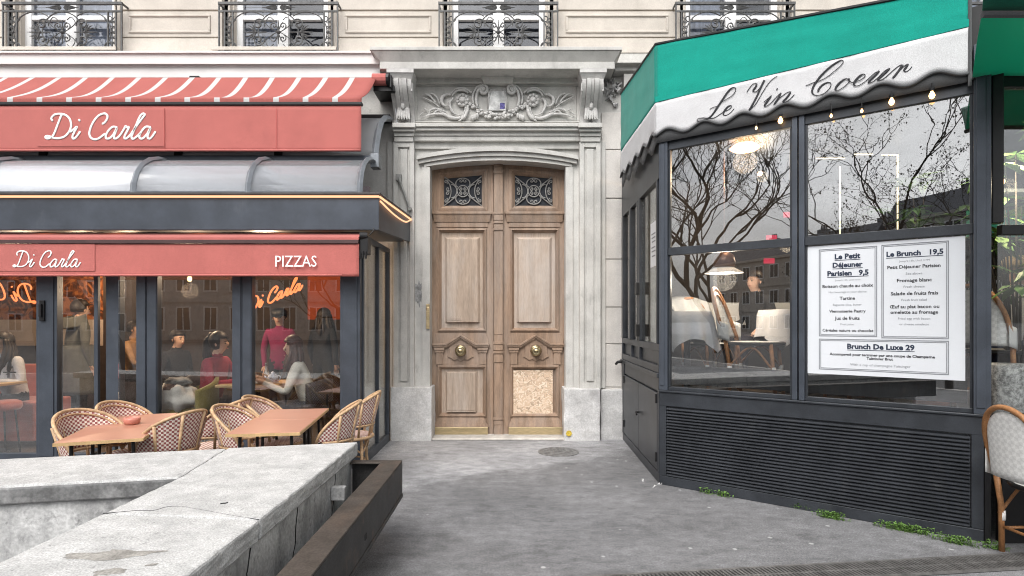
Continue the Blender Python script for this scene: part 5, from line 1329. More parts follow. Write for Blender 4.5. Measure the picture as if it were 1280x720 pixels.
# crockery on that table
m = MB(); cx = X_(341, 6.75); m.lathe([(.03,.862),(.055,.88),(.062,.92),(.045,.96),(.02,.975),(.022,.985),(.008,1.0)], 16, (cx,6.75,0)); m.tube(smooth([(cx+.055,6.75,.95),(cx+.09,6.75,.94),(cx+.08,6.75,.90),(cx+.055,6.75,.89)],5), .006, 5); m.tube([(cx-.055,6.75,.90),(cx-.10,6.75,.95)], [.014,.008], 6)
tag(obj('teapot', m, M('blue_white_china', (.55,.6,.72), .3, var=.5, scale=45), smooth=True), 'small blue and white teapot on the inner table', 'teapot')
m = MB(); cx = X_(333, 6.8); m.lathe([(.032,.862),(.034,.98),(.018,1.02),(.014,1.08),(.016,1.10)], 14, (cx,6.8,0)); tag(obj('bottle', m, glass('bottle_glass', .2, (.8,.85,.85)), smooth=True), 'clear glass bottle standing beside the teapot', 'bottle')
m = MB(); cx = X_(320, 6.7); m.lathe([(.06,.862),(.10,.872),(.11,.88),(.08,.872)], 18, (cx,6.7,0)); m.ball((cx,6.7,.885), (.06,.05,.02), 8, 5); tag(obj('plate', m, LETTER, smooth=True), 'white plate of food on the inner table', 'plate')
# coats heaped on an olive chair
xo = X_(222, 6.45)
t = thing('olive_chair', 'olive upholstered chair piled with coats inside the window', 'chair', (xo, 6.6, FL))
OL = M('olive_velvet', (.20,.16,.03), .7, var=.1, sheen=.3)
m = MB(); m.grid(lambda u, v: (xo+.06+.26*cos(pi*(.2+.9*u)-pi/2)+.02, 6.60+.26*sin(pi*(.2+.9*u)-pi/2)*1.0, .58+(.36-.25*abs(u-.5))*v), 14, 6); obj('backrest', m, OL, t, smooth=True, solid=.04)
m = MB(); m.lathe([(.05,.5),(.23,.5),(.25,.55),(.22,.60),(.05,.61)], 18, (xo,6.6,0)); obj('seat', m, OL, t, smooth=True)
for a in (.7,2.3,3.9,5.5):
    m = MB(); m.tube([(xo+.15*cos(a),6.6+.15*sin(a),.5),(xo+.2*cos(a),6.6+.2*sin(a),FL)], .012, 6); obj('leg', m, BLACK, t)
def heap(name, c, r, mat, lab, cat, seed, amp=.35):
    m = MB(); 
    def fn(u, v):
        a = 2*pi*u; b_ = pi*v; d = Vector((sin(b_)*cos(a), sin(b_)*sin(a), cos(b_)))
        k = 1+amp*mnoise.noise(d*1.8+Vector((seed,0,0)))+amp*.5*mnoise.noise(d*5+Vector((0,seed,0)))
        return Vector(c)+Vector((d.x*r[0]*k, d.y*r[1]*k, d.z*r[2]*k))
    m.grid(fn, 28, 16); o = obj(name, m, mat, smooth=True); tag(o, lab, cat); return o
heap('folded_coat', (xo-.03,6.48,.72), (.22,.18,.16), M('cream_wool', (.60,.57,.52), .9, var=.12, scale=6, bump=.4), 'cream coat heaped on the olive chair inside the window', 'coat', 2)
heap('handbag', (xo-.06,6.40,.80), (.085,.06,.09), M('brown_woven_bag', (.13,.075,.055), .7, var=.4, scale=30), 'brown woven handbag lying on the heaped cream coat', 'bag', 5, .2)
heap('scarf', (xo-.02,6.50,.90), (.15,.09,.055), M('grey_scarf', (.20,.20,.19), .9, var=.5, scale=9), 'grey patterned scarf on top of the heaped coat', 'scarf', 8)

# chair of the white-sweater diner
CHD = M('charcoal_chair', (.04,.042,.045), .6)
def plain_chair(x, y, rz, lab, mat):
    t = thing('upholstered_chair', lab, 'chair', (x, y, FL)); R_ = Matrix.Translation((x,y,0)) @ Matrix.Rotation(rz,4,'Z')
    m = MB(R_); m.grid(lambda u, v: (.23*sin((u-.5)*2.4), .06+.20*cos((u-.5)*2.4), .66+.28*v-.10*abs(u-.5)*v), 12, 4); obj('backrest', m, mat, t, smooth=True, solid=.03)
    m = MB(R_); m.lathe([(.05,.52),(.22,.53),(.235,.56),(.21,.59),(.05,.60)], 18); obj('seat', m, mat, t, smooth=True)
    for a in (.8,2.35,3.9,5.5):
        m = MB(R_); m.tube([(.15*cos(a),.15*sin(a),.52),(.20*cos(a),.20*sin(a),FL)], .012, 6); obj('leg', m, BLACK, t)
plain_chair(X_(384,6.62), 6.66, -1.9, 'charcoal chair under the diner in the white knitted sweater', CHD)
plain_chair(X_(262,6.9), 6.95, 1.57, 'dark chair under the woman in the burgundy sweater', CHD)

# ------------------------------------------------------------------ rattan terrace chairs
def barrel_chair():
    t = thing('rattan_chair', '', 'chair', (0,0,0), 'rattan chairs round the terrace tables', local=True)
    def rim(th, z=None):
        zr = .50+.385*max(0, cos(th*.86))**.55
        z = zr if z is None else z
        R = .215+.075*(z-.45)/.43
        return (R*sin(th), R*cos(th)*.98+.03*(z-.45), z)
    def zr(th): return .50+.385*max(0, cos(th*.86))**.55
    TH = radians(104)
    m = MB(); m.grid(lambda u, v: rim(TH*.98*(2*u-1), min(.575, zr(TH*.98*(2*u-1))-.002)+(zr(TH*.98*(2*u-1))-min(.575, zr(TH*.98*(2*u-1))-.002))*v), 40, 8)
    o = obj('woven_back', m, WEAVE, t, smooth=True, solid=.010); uv_from(o, lambda co: (math.atan2(co.x, co.y)/2.2+.5, (co.z-.45)/.45))
    m = MB(); pts = [rim(TH*(2*i/36-1)) for i in range(37)]; m.tube(pts, .0135, 8); m.tube([(p[0]*.94,p[1]*.94,p[2]-.034) for p in pts[3:-3]], .008, 6)
    m.tube([rim(radians(88)*(2*i/24-1), .57) for i in range(25)], .013, 7)
    obj('back_rim', m, RATTAN, t, smooth=True)
    m = MB(); 
    for a in (-58, -20, 20, 58):
        th = radians(a); top = rim(th); m.tube([rim(th, .45), rim(th, .62), (top[0]*1.035, top[1]*1.035, top[2]-.01)], .0125, 7)
    obj('back_strut', m, RATTAN, t, smooth=True)
    m = MB(); m.lathe([(.01,.462),(.20,.462),(.222,.452),(.222,.436),(.20,.430),(.01,.430)], 28); o = obj('woven_seat', m, WEAVE, t, smooth=True); uv_from(o, lambda co: (co.x*1.6, co.y*1.6))
    m = MB(); m.tube([(.224*cos(a), .224*sin(a), .444) for a in [2*pi*i/28 for i in range(28)]], .016, 7, closed=True); obj('seat_ring', m, RATTAN, t, smooth=True)
    m = MB(); m.tube([(.15*cos(a), .15*sin(a), .20) for a in [2*pi*i/20 for i in range(20)]], .009, 6, closed=True)
    for a in (45,135,225,315):
        b_ = radians(a); n1, n2 = radians(a-38), radians(a+38)
        m.tube(smooth([(.19*cos(n1),.19*sin(n1),.43),(.19*cos(b_),.19*sin(b_),.30),(.19*cos(n2),.19*sin(n2),.43)],5), .009, 6)
    obj('stretcher', m, RATTAN, t, smooth=True)
    for a in (45,135,225,315):
        b_ = radians(a); m = MB(); m.tube([(.19*cos(b_),.19*sin(b_),.44),(.20*cos(b_),.20*sin(b_),.22),(.235*cos(b_),.235*sin(b_),.0)], [.016,.015,.014], 8); obj('leg', m, RATTAN, t, smooth=True)
    return t
bc = barrel_chair(); E = pi/2
BCH = [(-3.25,4.48,E-.25,'rattan chair nearest the left edge, at the left table'),(-3.28,4.98,E-.1,'rattan chair behind the leftmost one, near the pink bowl'),(-2.80,4.60,-E-.30,'rattan chair with its back to us right of the left table'),(-2.72,5.22,-E-.1,'rattan chair mostly hidden between the two tables'),
       (-2.20,4.80,E-.05,'rattan chair tucked under the left front of the right table'),(-2.23,5.40,E+.05,'rattan chair at the left of the right table, nearest the glass'),(-1.64,5.02,-E+.15,'rattan chair at the right of the right table, before the grey post'),(-1.63,5.72,-E+.1,'rightmost rattan chair by the terrace corner')]
for i, (x, y, rz, lab) in enumerate(BCH): place(bc, (x, y, 0), rz, 1, lab, first=(i == 0))
def terrace_table():
    t = thing('terrace_table', '', 'table', (0,0,0), 'salmon terrace tables', local=True)
    m = MB(); m.box(-.27,.27,-.30,.30,.722,.7415); obj('tabletop', m, TABLE, t, bevel=.004)
    m = MB(); 
    for b_ in ((-.2745,-.2705,-.3045,.3045),(.2705,.2745,-.3045,.3045),(-.27,.27,-.3045,-.3005),(-.27,.27,.3005,.3045)): m.box(*b_, .716, .7395)
    obj('edge_band', m, TEDGE, t)
    for sx in (-1,1):
        for sy in (-1,1):
            m = MB(); m.tube([(sx*.19,sy*.22,.72),(sx*.21,sy*.25,0)], .013, 6); obj('leg', m, BLACK, t)
    m = MB(); m.box(-.2,.2,-.012,.012,.69,.716); m.box(-.012,.012,-.22,.22,.69,.715); obj('under_frame', m, BLACK, t)
    return t
tt_ = terrace_table()
a1 = radians(20); L1 = Vector((-sin(a1), cos(a1), 0)); f1 = Vector((-2.965, 4.085, 0)); a2 = radians(7.9); L2 = Vector((-sin(a2), cos(a2), 0)); f2 = Vector((-1.906, 4.352, 0))
for i, (p, a, lab) in enumerate(((f1+L1*.30, a1, 'front salmon table of the left pair on the terrace'), (f1+L1*.909, a1, 'back salmon table of the left pair, under the pink bowl'), (f2+L2*.30, a2, 'front salmon table of the right pair on the terrace'), (f2+L2*.909, a2, 'back salmon table of the right pair, nearest the glass'))):
    place(tt_, p, a, 1, lab, first=(i == 0))
bp_ = Vector((X_(165,4.72), 4.72, 0)); m = MB(); m.lathe([(.045,.7425),(.058,.75),(.062,.785),(.058,.80),(.052,.798),(.048,.76),(.01,.757)], 24, bp_); tag(obj('bowl', m, PINK, smooth=True), 'small round terracotta ashtray bowl on the left terrace tables', 'bowl')

# ------------------------------------------------------------------ inside the corner cafe
FC = .85
def poly(name, mat, pts, z0, z1, lab): m = MB(); m.prism(pts, 'z', z0, z1); o = obj(name, m, mat); struct(o, lab, 'interior'); return o
CFW = M('cafe_dark_wall', (.035,.028,.025), .7, var=.25, scale=3)
poly('interior_floor', OAKF, [(1.58,5.72),(3.50,4.27),(7.4,4.27),(7.4,7.66),(1.66,7.66)], FC-.05, FC, 'raised dark floor inside the corner cafe')
sbox('interior_wall', CFW, 1.64, 7.4, 7.60, 7.67, FC+.001, 3.45, lab='dark back wall inside the corner cafe')
sbox('interior_wall', CFW, 7.33, 7.42, 4.3, 7.595, FC+.001, 3.45, lab='dark right wall inside the corner cafe')
# ledge board along the window
m = MB(TM); m.box(.10, 2.36, .12, .16, .98, 1.16); tag(obj('ledge_board', m, M('black_stained_board', (.022,.023,.025), .6, var=.35, scale=5, stretch=(8,1,.6))), 'long black plank behind the lower cafe windows', 'plank')
def bistro_chair():
    t = thing('bistro_chair', '', 'chair', (0,0,0), 'white woven bistro chairs', local=True)
    def arch(t_, k=1.0):
        a = pi*t_; x = -.205*cos(a)*k; 
        zz = .50+.44*(sin(a)**.62)*k if True else 0
        return (x, .19+.20*((zz-.45)/.45)*.75, zz)
    m = MB(); m.tube([(-.20,.20,.46)]+[arch(i/30) for i in range(31)]+[(.20,.20,.46)], .0165, 8); m.tube([arch(i/30,.87) for i in range(31)], .010, 6); obj('back_arch', m, RATTAND, t, smooth=True)
    m = MB(); m.grid(lambda u, v: tuple(Vector((arch(u,.93)[0], arch(u,.93)[1]+.0, .50+(arch(u,.93)[2]-.50)*v)) + Vector((0, -.15*(1-v)*max(0,(arch(u,.93)[2]-.5))*.75, 0))), 24, 10); o = obj('woven_back', m, WEAVEW, t, smooth=True, solid=.008); uv_from(o, lambda co: (co.x+.5, co.z))
    m = MB(); m.prism([(.22*cos(a)*(1 if True else 1), .22*sin(a)) for a in [2*pi*i/24 for i in range(24)]], 'z', .445, .465); o = obj('woven_seat', m, WEAVEW, t, bevel=.006); uv_from(o, lambda co: (co.x+.5, co.y))
    m = MB(); m.tube([(.225*cos(a), .225*sin(a), .452) for a in [2*pi*i/24 for i in range(24)]], .016, 7, closed=True); obj('seat_ring', m, BLACK, t, smooth=True)
    for sx in (-1,1):
        m = MB(); m.tube([(sx*.20,.21,.50),(sx*.195,.18,.30),(sx*.20,.17,0)], .0165, 8); obj('leg', m, RATTAND, t, smooth=True)
        m = MB(); m.tube([(sx*.17,-.15,.45),(sx*.19,-.19,0)], .0165, 8); obj('leg', m, RATTAND, t, smooth=True)
        m = MB(); m.lathe([(.019,.20),(.020,.235),(.019,.26)], 10, (sx*.197,.172,0)); m.lathe([(.019,.20),(.020,.235),(.019,.26)], 10, (sx*.181,-.172,0)); m.box(sx*.20-.02, sx*.20+.02, .16, .25, .47, .60) if False else None
        obj('white_binding', m, LETTER, t, smooth=True)
        m = MB(); m.tube(smooth([(sx*.2,.19,.24),(sx*.2,0.,.42),(sx*.19,-.17,.24)],6), .010, 6); obj('brace', m, RATTAND, t, smooth=True)
        m = MB(); m.grid(lambda u, v: (sx*(.208+.012*sin(pi*u)), .17+.10*u, .47+.15*v+.03*u), 6, 4); obj('woven_wing', m, WEAVEW, t, smooth=True, solid=.006); 
    m = MB(); m.tube([(-.19,-.18,.16),(.19,-.18,.16)], .010, 6); m.tube([(-.198,.172,.16),(.198,.172,.16)], .010, 6); m.tube([(-.198,.172,.15),(-.19,-.18,.15)], .010, 6); m.tube([(.198,.172,.15),(.19,-.18,.15)], .010, 6); obj('stretcher', m, RATTAND, t, smooth=True)
    return t
bs = bistro_chair()
place(bs, (3.60, 3.74, 0), E+.05, 1.10, 'white woven chair with brown cane frame standing outside at the right edge', first=True)
place(bs, (2.46, 5.74, FC), E-.6, 1.16, 'white woven cafe chair with tan frame in the left window')
place(bs, (2.20, 6.30, FC), .35, 1.08, 'cafe chair draped with a fringed throw behind the left window')
place(bs, (4.05, 4.75, FC), E+.4, 1.10, 'cafe chair behind the glass at the right edge of the picture')
place(bs, (3.25, 5.35, FC), -E, 1.05, 'cafe chair hidden behind the menu poster, its legs showing below')
# throw
m = MB(); Tt = Matrix.Translation((2.20,6.30,FC)) @ Matrix.Rotation(.35,4,'Z') @ Matrix.Scale(1.08,4)
mm = MB(Tt)
def thr(u, v):
    x = -.24+.48*u; q = v*2-1
    y = .40-.22*(abs(q))*(1 if q > 0 else -.12) ; z = .965-.36*abs(q)**1.1
    z -= .05*(2*abs(u-.5))**2
    return (x+.012*sin(v*9+u*4), y+(-.03 if q > 0 else .05)+.015*sin(u*17), z)
mm.grid(thr, 20, 24); th_ = obj('throw_blanket', mm, M('pale_grey_wool', (.40,.41,.41), .95, var=.1, scale=5, bump=.4), smooth=True, solid=.012); tag(th_, 'pale fringed throw hanging over a cafe chair back', 'blanket')
mm = MB(Tt)
for i in range(28):
    for vv in (0, 1): p = Vector(thr(i/27, vv)); mm.tube([p, p+Vector((RND.uniform(-.01,.01), 0, -.05)), p+Vector((RND.uniform(-.02,.02), 0, -.10))], [.006,.005,.002], 4)
obj('fringe', mm, MATS['pale_grey_wool'], th_)
def cloth_table(x, y, h_, lab, r=.36):
    t = thing('cafe_table', lab.replace('cloth', 'table under cloth') if False else lab, 'table', (x, y, FC))
    m = MB(); m.tube([(x,y,FC),(x,y,FC+h_)], .035, 8); m.lathe([(.2,FC),(.2,FC+.02),(.04,FC+.04)], 16, (x,y,0)); m.box(x-r*.8,x+r*.8,y-r*.8,y+r*.8,FC+h_-.02,FC+h_); obj('pedestal', m, BLACK, t)
    c = MB()
    def fn(u, v):
        a = 2*pi*u; sq = 1/max(abs(cos(a)), abs(sin(a))); rr_ = r*min(sq,1.28)
        if v <= .5: k = v/.5; return (x+rr_*k*cos(a), y+rr_*k*sin(a), FC+h_+.008)
        k = (v-.5)/.5; w_ = .035*sin(a*9+1.3)*k; d = rr_+.015+.05*k+w_; drop = (.28+.14*(sq-1)/.41)*k
        return (x+d*cos(a), y+d*sin(a), FC+h_+.006-drop)
    c.grid(fn, 72, 12); o = obj('tablecloth', c, WHITEF, None, smooth=True); tag(o, lab.replace('table under', 'cloth on').replace('small table', 'cloth'), 'tablecloth')
    return t
t1 = cloth_table(1.84, 5.98, .84, 'small table under white cloth beside the draped chair', .20)
t2 = cloth_table(3.02, 6.05, .86, 'small table under white cloth left of the menu poster', .30)
# low wicker screen and lamps
m = MB(); m.box(1.75, 3.4, 6.9, 6.94, 1.55, 1.82); tag(obj('wicker_screen', m, WEAVEW), 'pale wicker screen behind the cafe tables', 'screen'); 
t = thing('dome_lamp', 'white flared lamp shade with dark dome hanging behind the left cafe window', 'lamp', W(905, 338, 6.1))
p = t.location; m = MB(); m.lathe([(.20,-.03),(.12,.015),(.07,.05),(.06,.07)], 24, p, caps=False); obj('lamp_shade', m, LETTER, t, smooth=True, solid=.004)
m = MB(); m.lathe([(.10,.03),(.12,.08),(.10,.16),(.05,.20),(.01,.21)], 20, p); m.tube([p+Vector((0,0,.2)), Vector((p.x,p.y,3.45))], .006, 5); obj('dome', m, M('smoked_copper', (.20,.12,.09), .4, .5), t, smooth=True)
l = bpy.data.lights.new('lamp_light', 'POINT'); l.energy = 18; l.color = (1,.85,.68); l.shadow_soft_size = .12; lo = link(bpy.data.objects.new('lamp_light', l)); lo.parent = t; lo.matrix_parent_inverse = Matrix.Translation(-p); lo.location = p-Vector((0,0,.10))
t = thing('ceiling_lamp', 'glowing orange ceiling lamp behind the upper left cafe window', 'lamp', W(931, 184, 5.9))
p = t.location; m = MB(); m.lathe([(.02,.05),(.10,.03),(.15,-.01),(.12,-.03),(.02,-.035)], 20, p); obj('shade', m, emit('amber_glow', (1,.45,.15), 9), t, smooth=True)
m = MB(); m.tube([p+Vector((0,0,.04)), Vector((p.x,p.y,3.452))], .01, 6); obj('stem', m, BLACK, t)
l = bpy.data.lights.new('lamp_light', 'POINT'); l.energy = 26; l.color = (1,.72,.45); l.shadow_soft_size = .12; lo = link(bpy.data.objects.new('lamp_light', l)); lo.parent = t; lo.matrix_parent_inverse = Matrix.Translation(-p); lo.location = p-Vector((0,0,.15))
for (px, y0, y1, Y, lab) in ((1050,208,300,6.1,'vertical warm light tube left of centre in the upper right cafe pane'),(1122,193,292,6.1,'vertical warm light tube right of centre in the upper right cafe pane')):
    a, b_ = W(px, y0, Y), W(px, y1, Y); m = MB(); m.tube([a, b_], .008, 6); tag(obj('light_tube', m, BULBW), lab, 'light tube')
for (x0, x1, py, Y, lab) in ((1068,1091,193,6.1,'short horizontal light bar between the two vertical tubes'),(1102,1121,193.5,6.0,'short horizontal light bar at the top of the right vertical tube'),(1020,1056,198,6.3,'faint horizontal light bar above the left vertical tube')):
    a, b_ = W(x0, py, Y), W(x1, py, Y); m = MB(); m.tube([a, b_], .007, 6); tag(obj('light_bar', m, BULBW), lab, 'light tube')
for (px, py, Y, w_, lab) in ((965,297,6.8,.06,'small red lit panel at mid height in the left cafe window'),(962,326,6.9,.06,'lower of the small red lit panels in the left cafe window'),(872,193,6.9,.16,'long faint red lamp at the top left of the cafe window'),(986,268,6.6,.05,'tiny red light beside the paired posts')):
    p = W(px, py, Y); m = MB(); m.box(p.x-w_, p.x+w_, p.y, p.y+.03, p.z-.03, p.z+.03); tag(obj('red_light', m, REDL), lab, 'light')
for i, (px, py, Y, lab) in enumerate(((950,217,6.4,'small hanging bulb low in the left upper cafe pane'),(1251,227,4.5,'round hanging bulb before the plant at the right edge'),(978,305,6.6,'small bulb glowing near the paired posts at the rail'))):
    p = W(px, py, Y); t = thing('cafe_bulb', lab, 'light bulb', p); m = MB(); m.ball(p, .028, 10, 7); obj('globe', m, BULB, t, smooth=True); m = MB(); m.tube([p+Vector((0,0,.025)), Vector((p.x,p.y,3.455))], .004, 5); obj('cord', m, BLACK, t)
    l = bpy.data.lights.new('lamp_light', 'POINT'); l.energy = 22 if i == 1 else 8; l.color = (1,.8,.55); l.shadow_soft_size = .06; lo = link(bpy.data.objects.new('lamp_light', l)); lo.parent = t; lo.matrix_parent_inverse = Matrix.Translation(-p); lo.location = p+Vector((0,-.07,-.05))
# shelf with glasses and bottles at the right edge
p = W(1275, 240, 5.0); m = MB(); m.box(p.x-.2, p.x+1.5, 5.0, 5.25, p.z, p.z+.03); sh_ = tag(obj('glass_shelf', m, M('frosted_shelf', (.6,.65,.65), .3)), 'pale shelf behind the plant at the right edge', 'shelf')
m = MB(); m.box(p.x-.2, p.x+1.5, 5.3, 5.34, p.z-.35, p.z-.10); tag(obj('green_tile_strip', m, M('green_tile', (.01,.22,.15), .3)), 'green panel below the pale shelf at the right edge', 'panel')
m = MB(); m.box(3.95, 4.9, 5.6, 5.64, 1.75, 2.0); tag(obj('striped_cushion', m, striped('striped_cloth', (.03,.03,.03), (.6,.6,.6), .03, .012, 10)), 'black and white striped cloth hanging at the right edge', 'cloth')
m = MB(); pp = W(1258, 475, 4.42); m.lathe([(.10,FC),(.12,FC+.05),(.125,FC+.40),(.115,FC+.42)], 18, (pp.x, pp.y, 0)); tag(obj('patterned_pot', m, M('grey_pattern_pot', (.35,.35,.34), .6, var=.6, scale=30), smooth=True), 'grey patterned pot on the cafe floor at the right edge', 'pot')
# plants
def plant(x, y, z0, z1, n, lab, seed, spread=.45):
    r = random.Random(seed); t = thing('potted_plant', lab, 'plant', (x, y, z0))
    m = MB(); m.lathe([(.12,z0),(.15,z0+.28),(.16,z0+.30),(.13,z0+.29),(.12,z0+.24)], 18, (x,y,0)); obj('pot', m, PINK, t, smooth=True)
    st, lv = MB(), MB()
    for k in range(n):
        a = r.uniform(0, 2*pi); zt_ = r.uniform(z0+.9, z1); d = r.uniform(.1, spread)
        tip = Vector((x+d*cos(a), y+d*sin(a), zt_)); base = Vector((x+.05*cos(a), y+.05*sin(a), z0+.26))
        mid = base.lerp(tip, .55)+Vector((0,0,.12)); st.tube(smooth([base, mid, tip], 5), [.010,.007,.004], 5)
        for j in range(7):
            b_ = 2*pi*j/7+r.random(); dd_ = Vector((cos(b_), sin(b_), r.uniform(-.7,.15))); lv.mi = 1 if r.random() < .3 else 0
            lv.quadleaf(tip, dd_, (0,0,1), r.uniform(.16,.26), r.uniform(.06,.095), .15)
    obj('stem', st, BARK, t); obj('foliage', lv, [LEAF, LEAF2], t)
plant(3.52, 4.78, FC, 3.15, 15, 'broad leaved green plant inside the upper right cafe pane', 3)
plant(4.10, 4.60, FC, 3.20, 34, 'large green plant behind the glass beyond the corner post', 9, .5)
# ------------------------------------------------------------------ people: one skinned body each
def person(lab, loc, rz, pose='sit', seat=.45, top=(.3,.05,.08), legs=(.03,.03,.04), hair='long', hairm=None, arms=None, lean=0.12, headdir=(0,-1,-.1), group=None, sc=1, hood=None, cap=None, coat=None, knit=False, bald=False):
    TM_ = Matrix.Translation(loc) @ Matrix.Rotation(rz, 4, 'Z') @ Matrix.Scale(sc, 4)
    topm = M('garment_'+lab[:14].replace(' ', '_'), top, .9, var=.12, scale=9, bump=.5 if knit else .2, bscale=60 if knit else None, stretch=(1,1,1))
    legm = M('trousers_'+lab[:14].replace(' ', '_'), legs, .85, var=.12, scale=8)
    mats = [topm, legm, SKIN, SHOE]
    V, Ed, R_, mt = [], [], [], []
    def jv(p, r, parent=None, mat=0):
        V.append(Vector(p)); R_.append(r)
        if parent is not None: Ed.append((parent, len(V)-1)); mt.append(mat)
        return len(V)-1
    hz = seat+.09 if pose == 'sit' else .93
    cl = sin(lean)
    pel = jv((0,0,hz), .135)
    bel = jv((0,-cl*.18,hz+.17), .125, pel, 0)
    che = jv((0,-cl*.36,hz+.36), .135, bel, 0)
    nkb = jv((0,-cl*.46,hz+.49), .075, che, 0)
    hd = Vector(headdir).normalized()
    nk = jv((0,-cl*.50,hz+.555), .050, nkb, 2)
    hc = Vector((0,-cl*.52,hz+.66))+Vector((hd.x*.03, hd.y*.03, hd.z*.02))
    jaw = jv(hc+Vector((hd.x*.025,hd.y*.025,-.055)), .062, nk, 2)
    mid = jv(hc+Vector((0,0,.005)), .086, jaw, 2); crn = jv(hc+Vector((-hd.x*.01,-hd.y*.01,.065)), .070, mid, 2)
    for s in (-1, 1):
        sh = jv((s*.165,-cl*.44,hz+.455), .062, che, 0)
        A = (arms or {}).get(s, None)
        if A is None:
            A = ((s*.23,-cl*.4+.02,hz+.18), (s*.20,-.22 if pose == 'sit' else -.05,hz+.10 if pose == 'sit' else hz-.06))
        el = jv(A[0], .046, sh, 0); wr = jv(A[1], .031, el, 0)
        d = (Vector(A[1])-Vector(A[0])).normalized(); pm = jv(Vector(A[1])+d*.065, .030, wr, 2)
        side = d.cross(Vector((0,0,1)))
        if side.length < .1: side = Vector((1,0,0))
        side.normalize()
        for k, (o, L) in enumerate(((-.026,.062),(-.009,.074),(.009,.070),(.026,.055))):
            f1 = jv(V[pm]+side*o*1.1+d*L*.55, .0095, pm, 2); jv(V[f1]+d*L*.5+Vector((0,0,-.02)), .008, f1, 2)
        tb = jv(V[wr]+d*.03+side*(-s)*.035+Vector((0,0,.005)), .011, wr, 2); jv(V[tb]+d*.035+side*(-s)*.008, .009, tb, 2)
        hp = jv((s*.095,-.01,hz-.03), .098, pel, 1)
        if pose == 'sit':
            kn = jv((s*.11,-.42,hz-.02), .066, hp, 1); an = jv((s*.11,-.40,.10), .043, kn, 1); jv((s*.115,-.53,.04), .034, an, 3)
        else:
            kn = jv((s*.095,-.01,.49), .062, hp, 1); an = jv((s*.095,.01,.09), .043, kn, 1); jv((s*.105,-.13,.04), .034, an, 3)
    bm = bmesh.new(); sk = bm.verts.layers.skin.verify()
    bv = [bm.verts.new(p) for p in V]
    for i, v in enumerate(bv): v[sk].radius = (R_[i], R_[i]); v[sk].use_root = (i == 0)
    for a, b_ in Ed: bm.edges.new((bv[a], bv[b_]))
    me = bpy.data.meshes.new('tmp'); bm.to_mesh(me); bm.free()
    o = bpy.data.objects.new('tmp', me); COL.objects.link(o)
    md = o.modifiers.new('s', 'SKIN'); md.use_smooth_shade = True; md.branch_smoothing = .2
    md = o.modifiers.new('ss', 'SUBSURF'); md.levels = 2; md.render_levels = 2
    bpy.context.view_layer.update()
    me2 = bpy.data.meshes.new_from_object(o.evaluated_get(bpy.context.evaluated_depsgraph_get()))
    bpy.data.objects.remove(o); bpy.data.meshes.remove(me)
    me2.materials.clear()
    for m_ in mats: me2.materials.append(m_)
    for p in me2.polygons:
        best, bd_ = 0, 9
        for (a, b_), mm in zip(Ed, mt):
            A, Bv = V[a], V[b_]; ab = Bv-A; t = max(0, min(1, (p.center-A).dot(ab)/max(ab.dot(ab),1e-9))); d = (p.center-(A+ab*t)).length/max(.02,(R_[a]*(1-t)+R_[b_]*t))
            if d < bd_: bd_, best = d, mm
        p.material_index = best; p.use_smooth = True
    # face: push nose out, flatten sides
    for v in me2.vertices:
        q = v.co-hc
        if q.length < .15 and q.z > -.12:
            f = q.dot(hd); sd_ = abs(q.dot(Vector((-hd.y, hd.x, 0))))
            if f > .06 and abs(q.z+.012) < .030 and sd_ < .022: v.co += hd*.020
    me2.transform(TM_); me2.name = 'person'
    ob = link(bpy.data.objects.new('person', me2)); tag(ob, lab, 'person', group)
    hm = hairm or HAIRD
    ear = MB(TM_); side = Vector((-hd.y, hd.x, 0)).normalized()
    for s in (-1, 1): ear.mi = 0; ear.ball(hc+side*s*.086+Vector((0,0,-.01)), (.014,.016,.028), 7, 5)
    ear.mi = 1
    for s in (-1, 1): ear.ball(hc+hd*.080+side*s*.031+Vector((0,0,.008)), (.010,.010,.007), 7, 5); ear.tube([hc+hd*.086+side*s*.015+Vector((0,0,.030)), hc+hd*.080+side*s*.048+Vector((0,0,.028))], .004, 5)
    ear.mi = 2; ear.tube([hc+hd*.083+side*.022+Vector((0,0,-.052)), hc+hd*.090+Vector((0,0,-.050)), hc+hd*.083-side*.022+Vector((0,0,-.052))], [.003,.006,.003], 6)
    obj('facial_feature', ear, [SKIN, HAIRD, M('lips', (.42,.14,.12), .5) if 'lips' not in MATS else MATS['lips']], ob, smooth=True)
    if not bald:
        h = MB(TM_); c0 = hc - hd*.016 + Vector((0,0,.022)); n_, m_ = 18, 12
        rings = []
        for j in range(m_+1):
            t = pi*j/m_; ring = []
            for k in range(n_):
                a = 2*pi*k/n_; q = Vector((sin(t)*cos(a)*.100, sin(t)*sin(a)*.104, cos(t)*.112)); ring.append(c0+q)
            rings.append(ring)
        VV = [[h.v(p) for p in r] for r in rings]
        for j in range(m_):
            for k in range(n_):
                cc = (rings[j][k]+rings[j+1][(k+1)%n_])/2-hc
                if cc.dot(hd) > .028 and cc.z < .052: continue
                if cc.z < (-.09 if hair != 'short' else -.04): continue
                h.f([VV[j][k], VV[j+1][k], VV[j+1][(k+1)%n_], VV[j][(k+1)%n_]])
        rr_ = random.Random(len(lab))
        if hair == 'long':
            for k in range(26):
                a = rr_.uniform(-1.9, 1.9); d = (-hd*cos(a)+side*sin(a)); d.z = 0
                p0 = hc+d*.085+Vector((0,0,rr_.uniform(.0,.05))); L = rr_.uniform(.26,.40)
                h.tube(smooth([p0, p0+d*.03+Vector((0,0,-L*.35)), p0+d*.045+hd*.02*abs(a)+Vector((rr_.uniform(-.02,.02),rr_.uniform(-.02,.02),-L*.7)), p0+d*.03+hd*.04*abs(a)+Vector((0,0,-L))], 4), [.020,.026,.022,.008], 6)
        elif hair == 'pony':
            p0 = hc-hd*.10+Vector((0,0,.07)); h.ball(p0, .035, 8, 6)
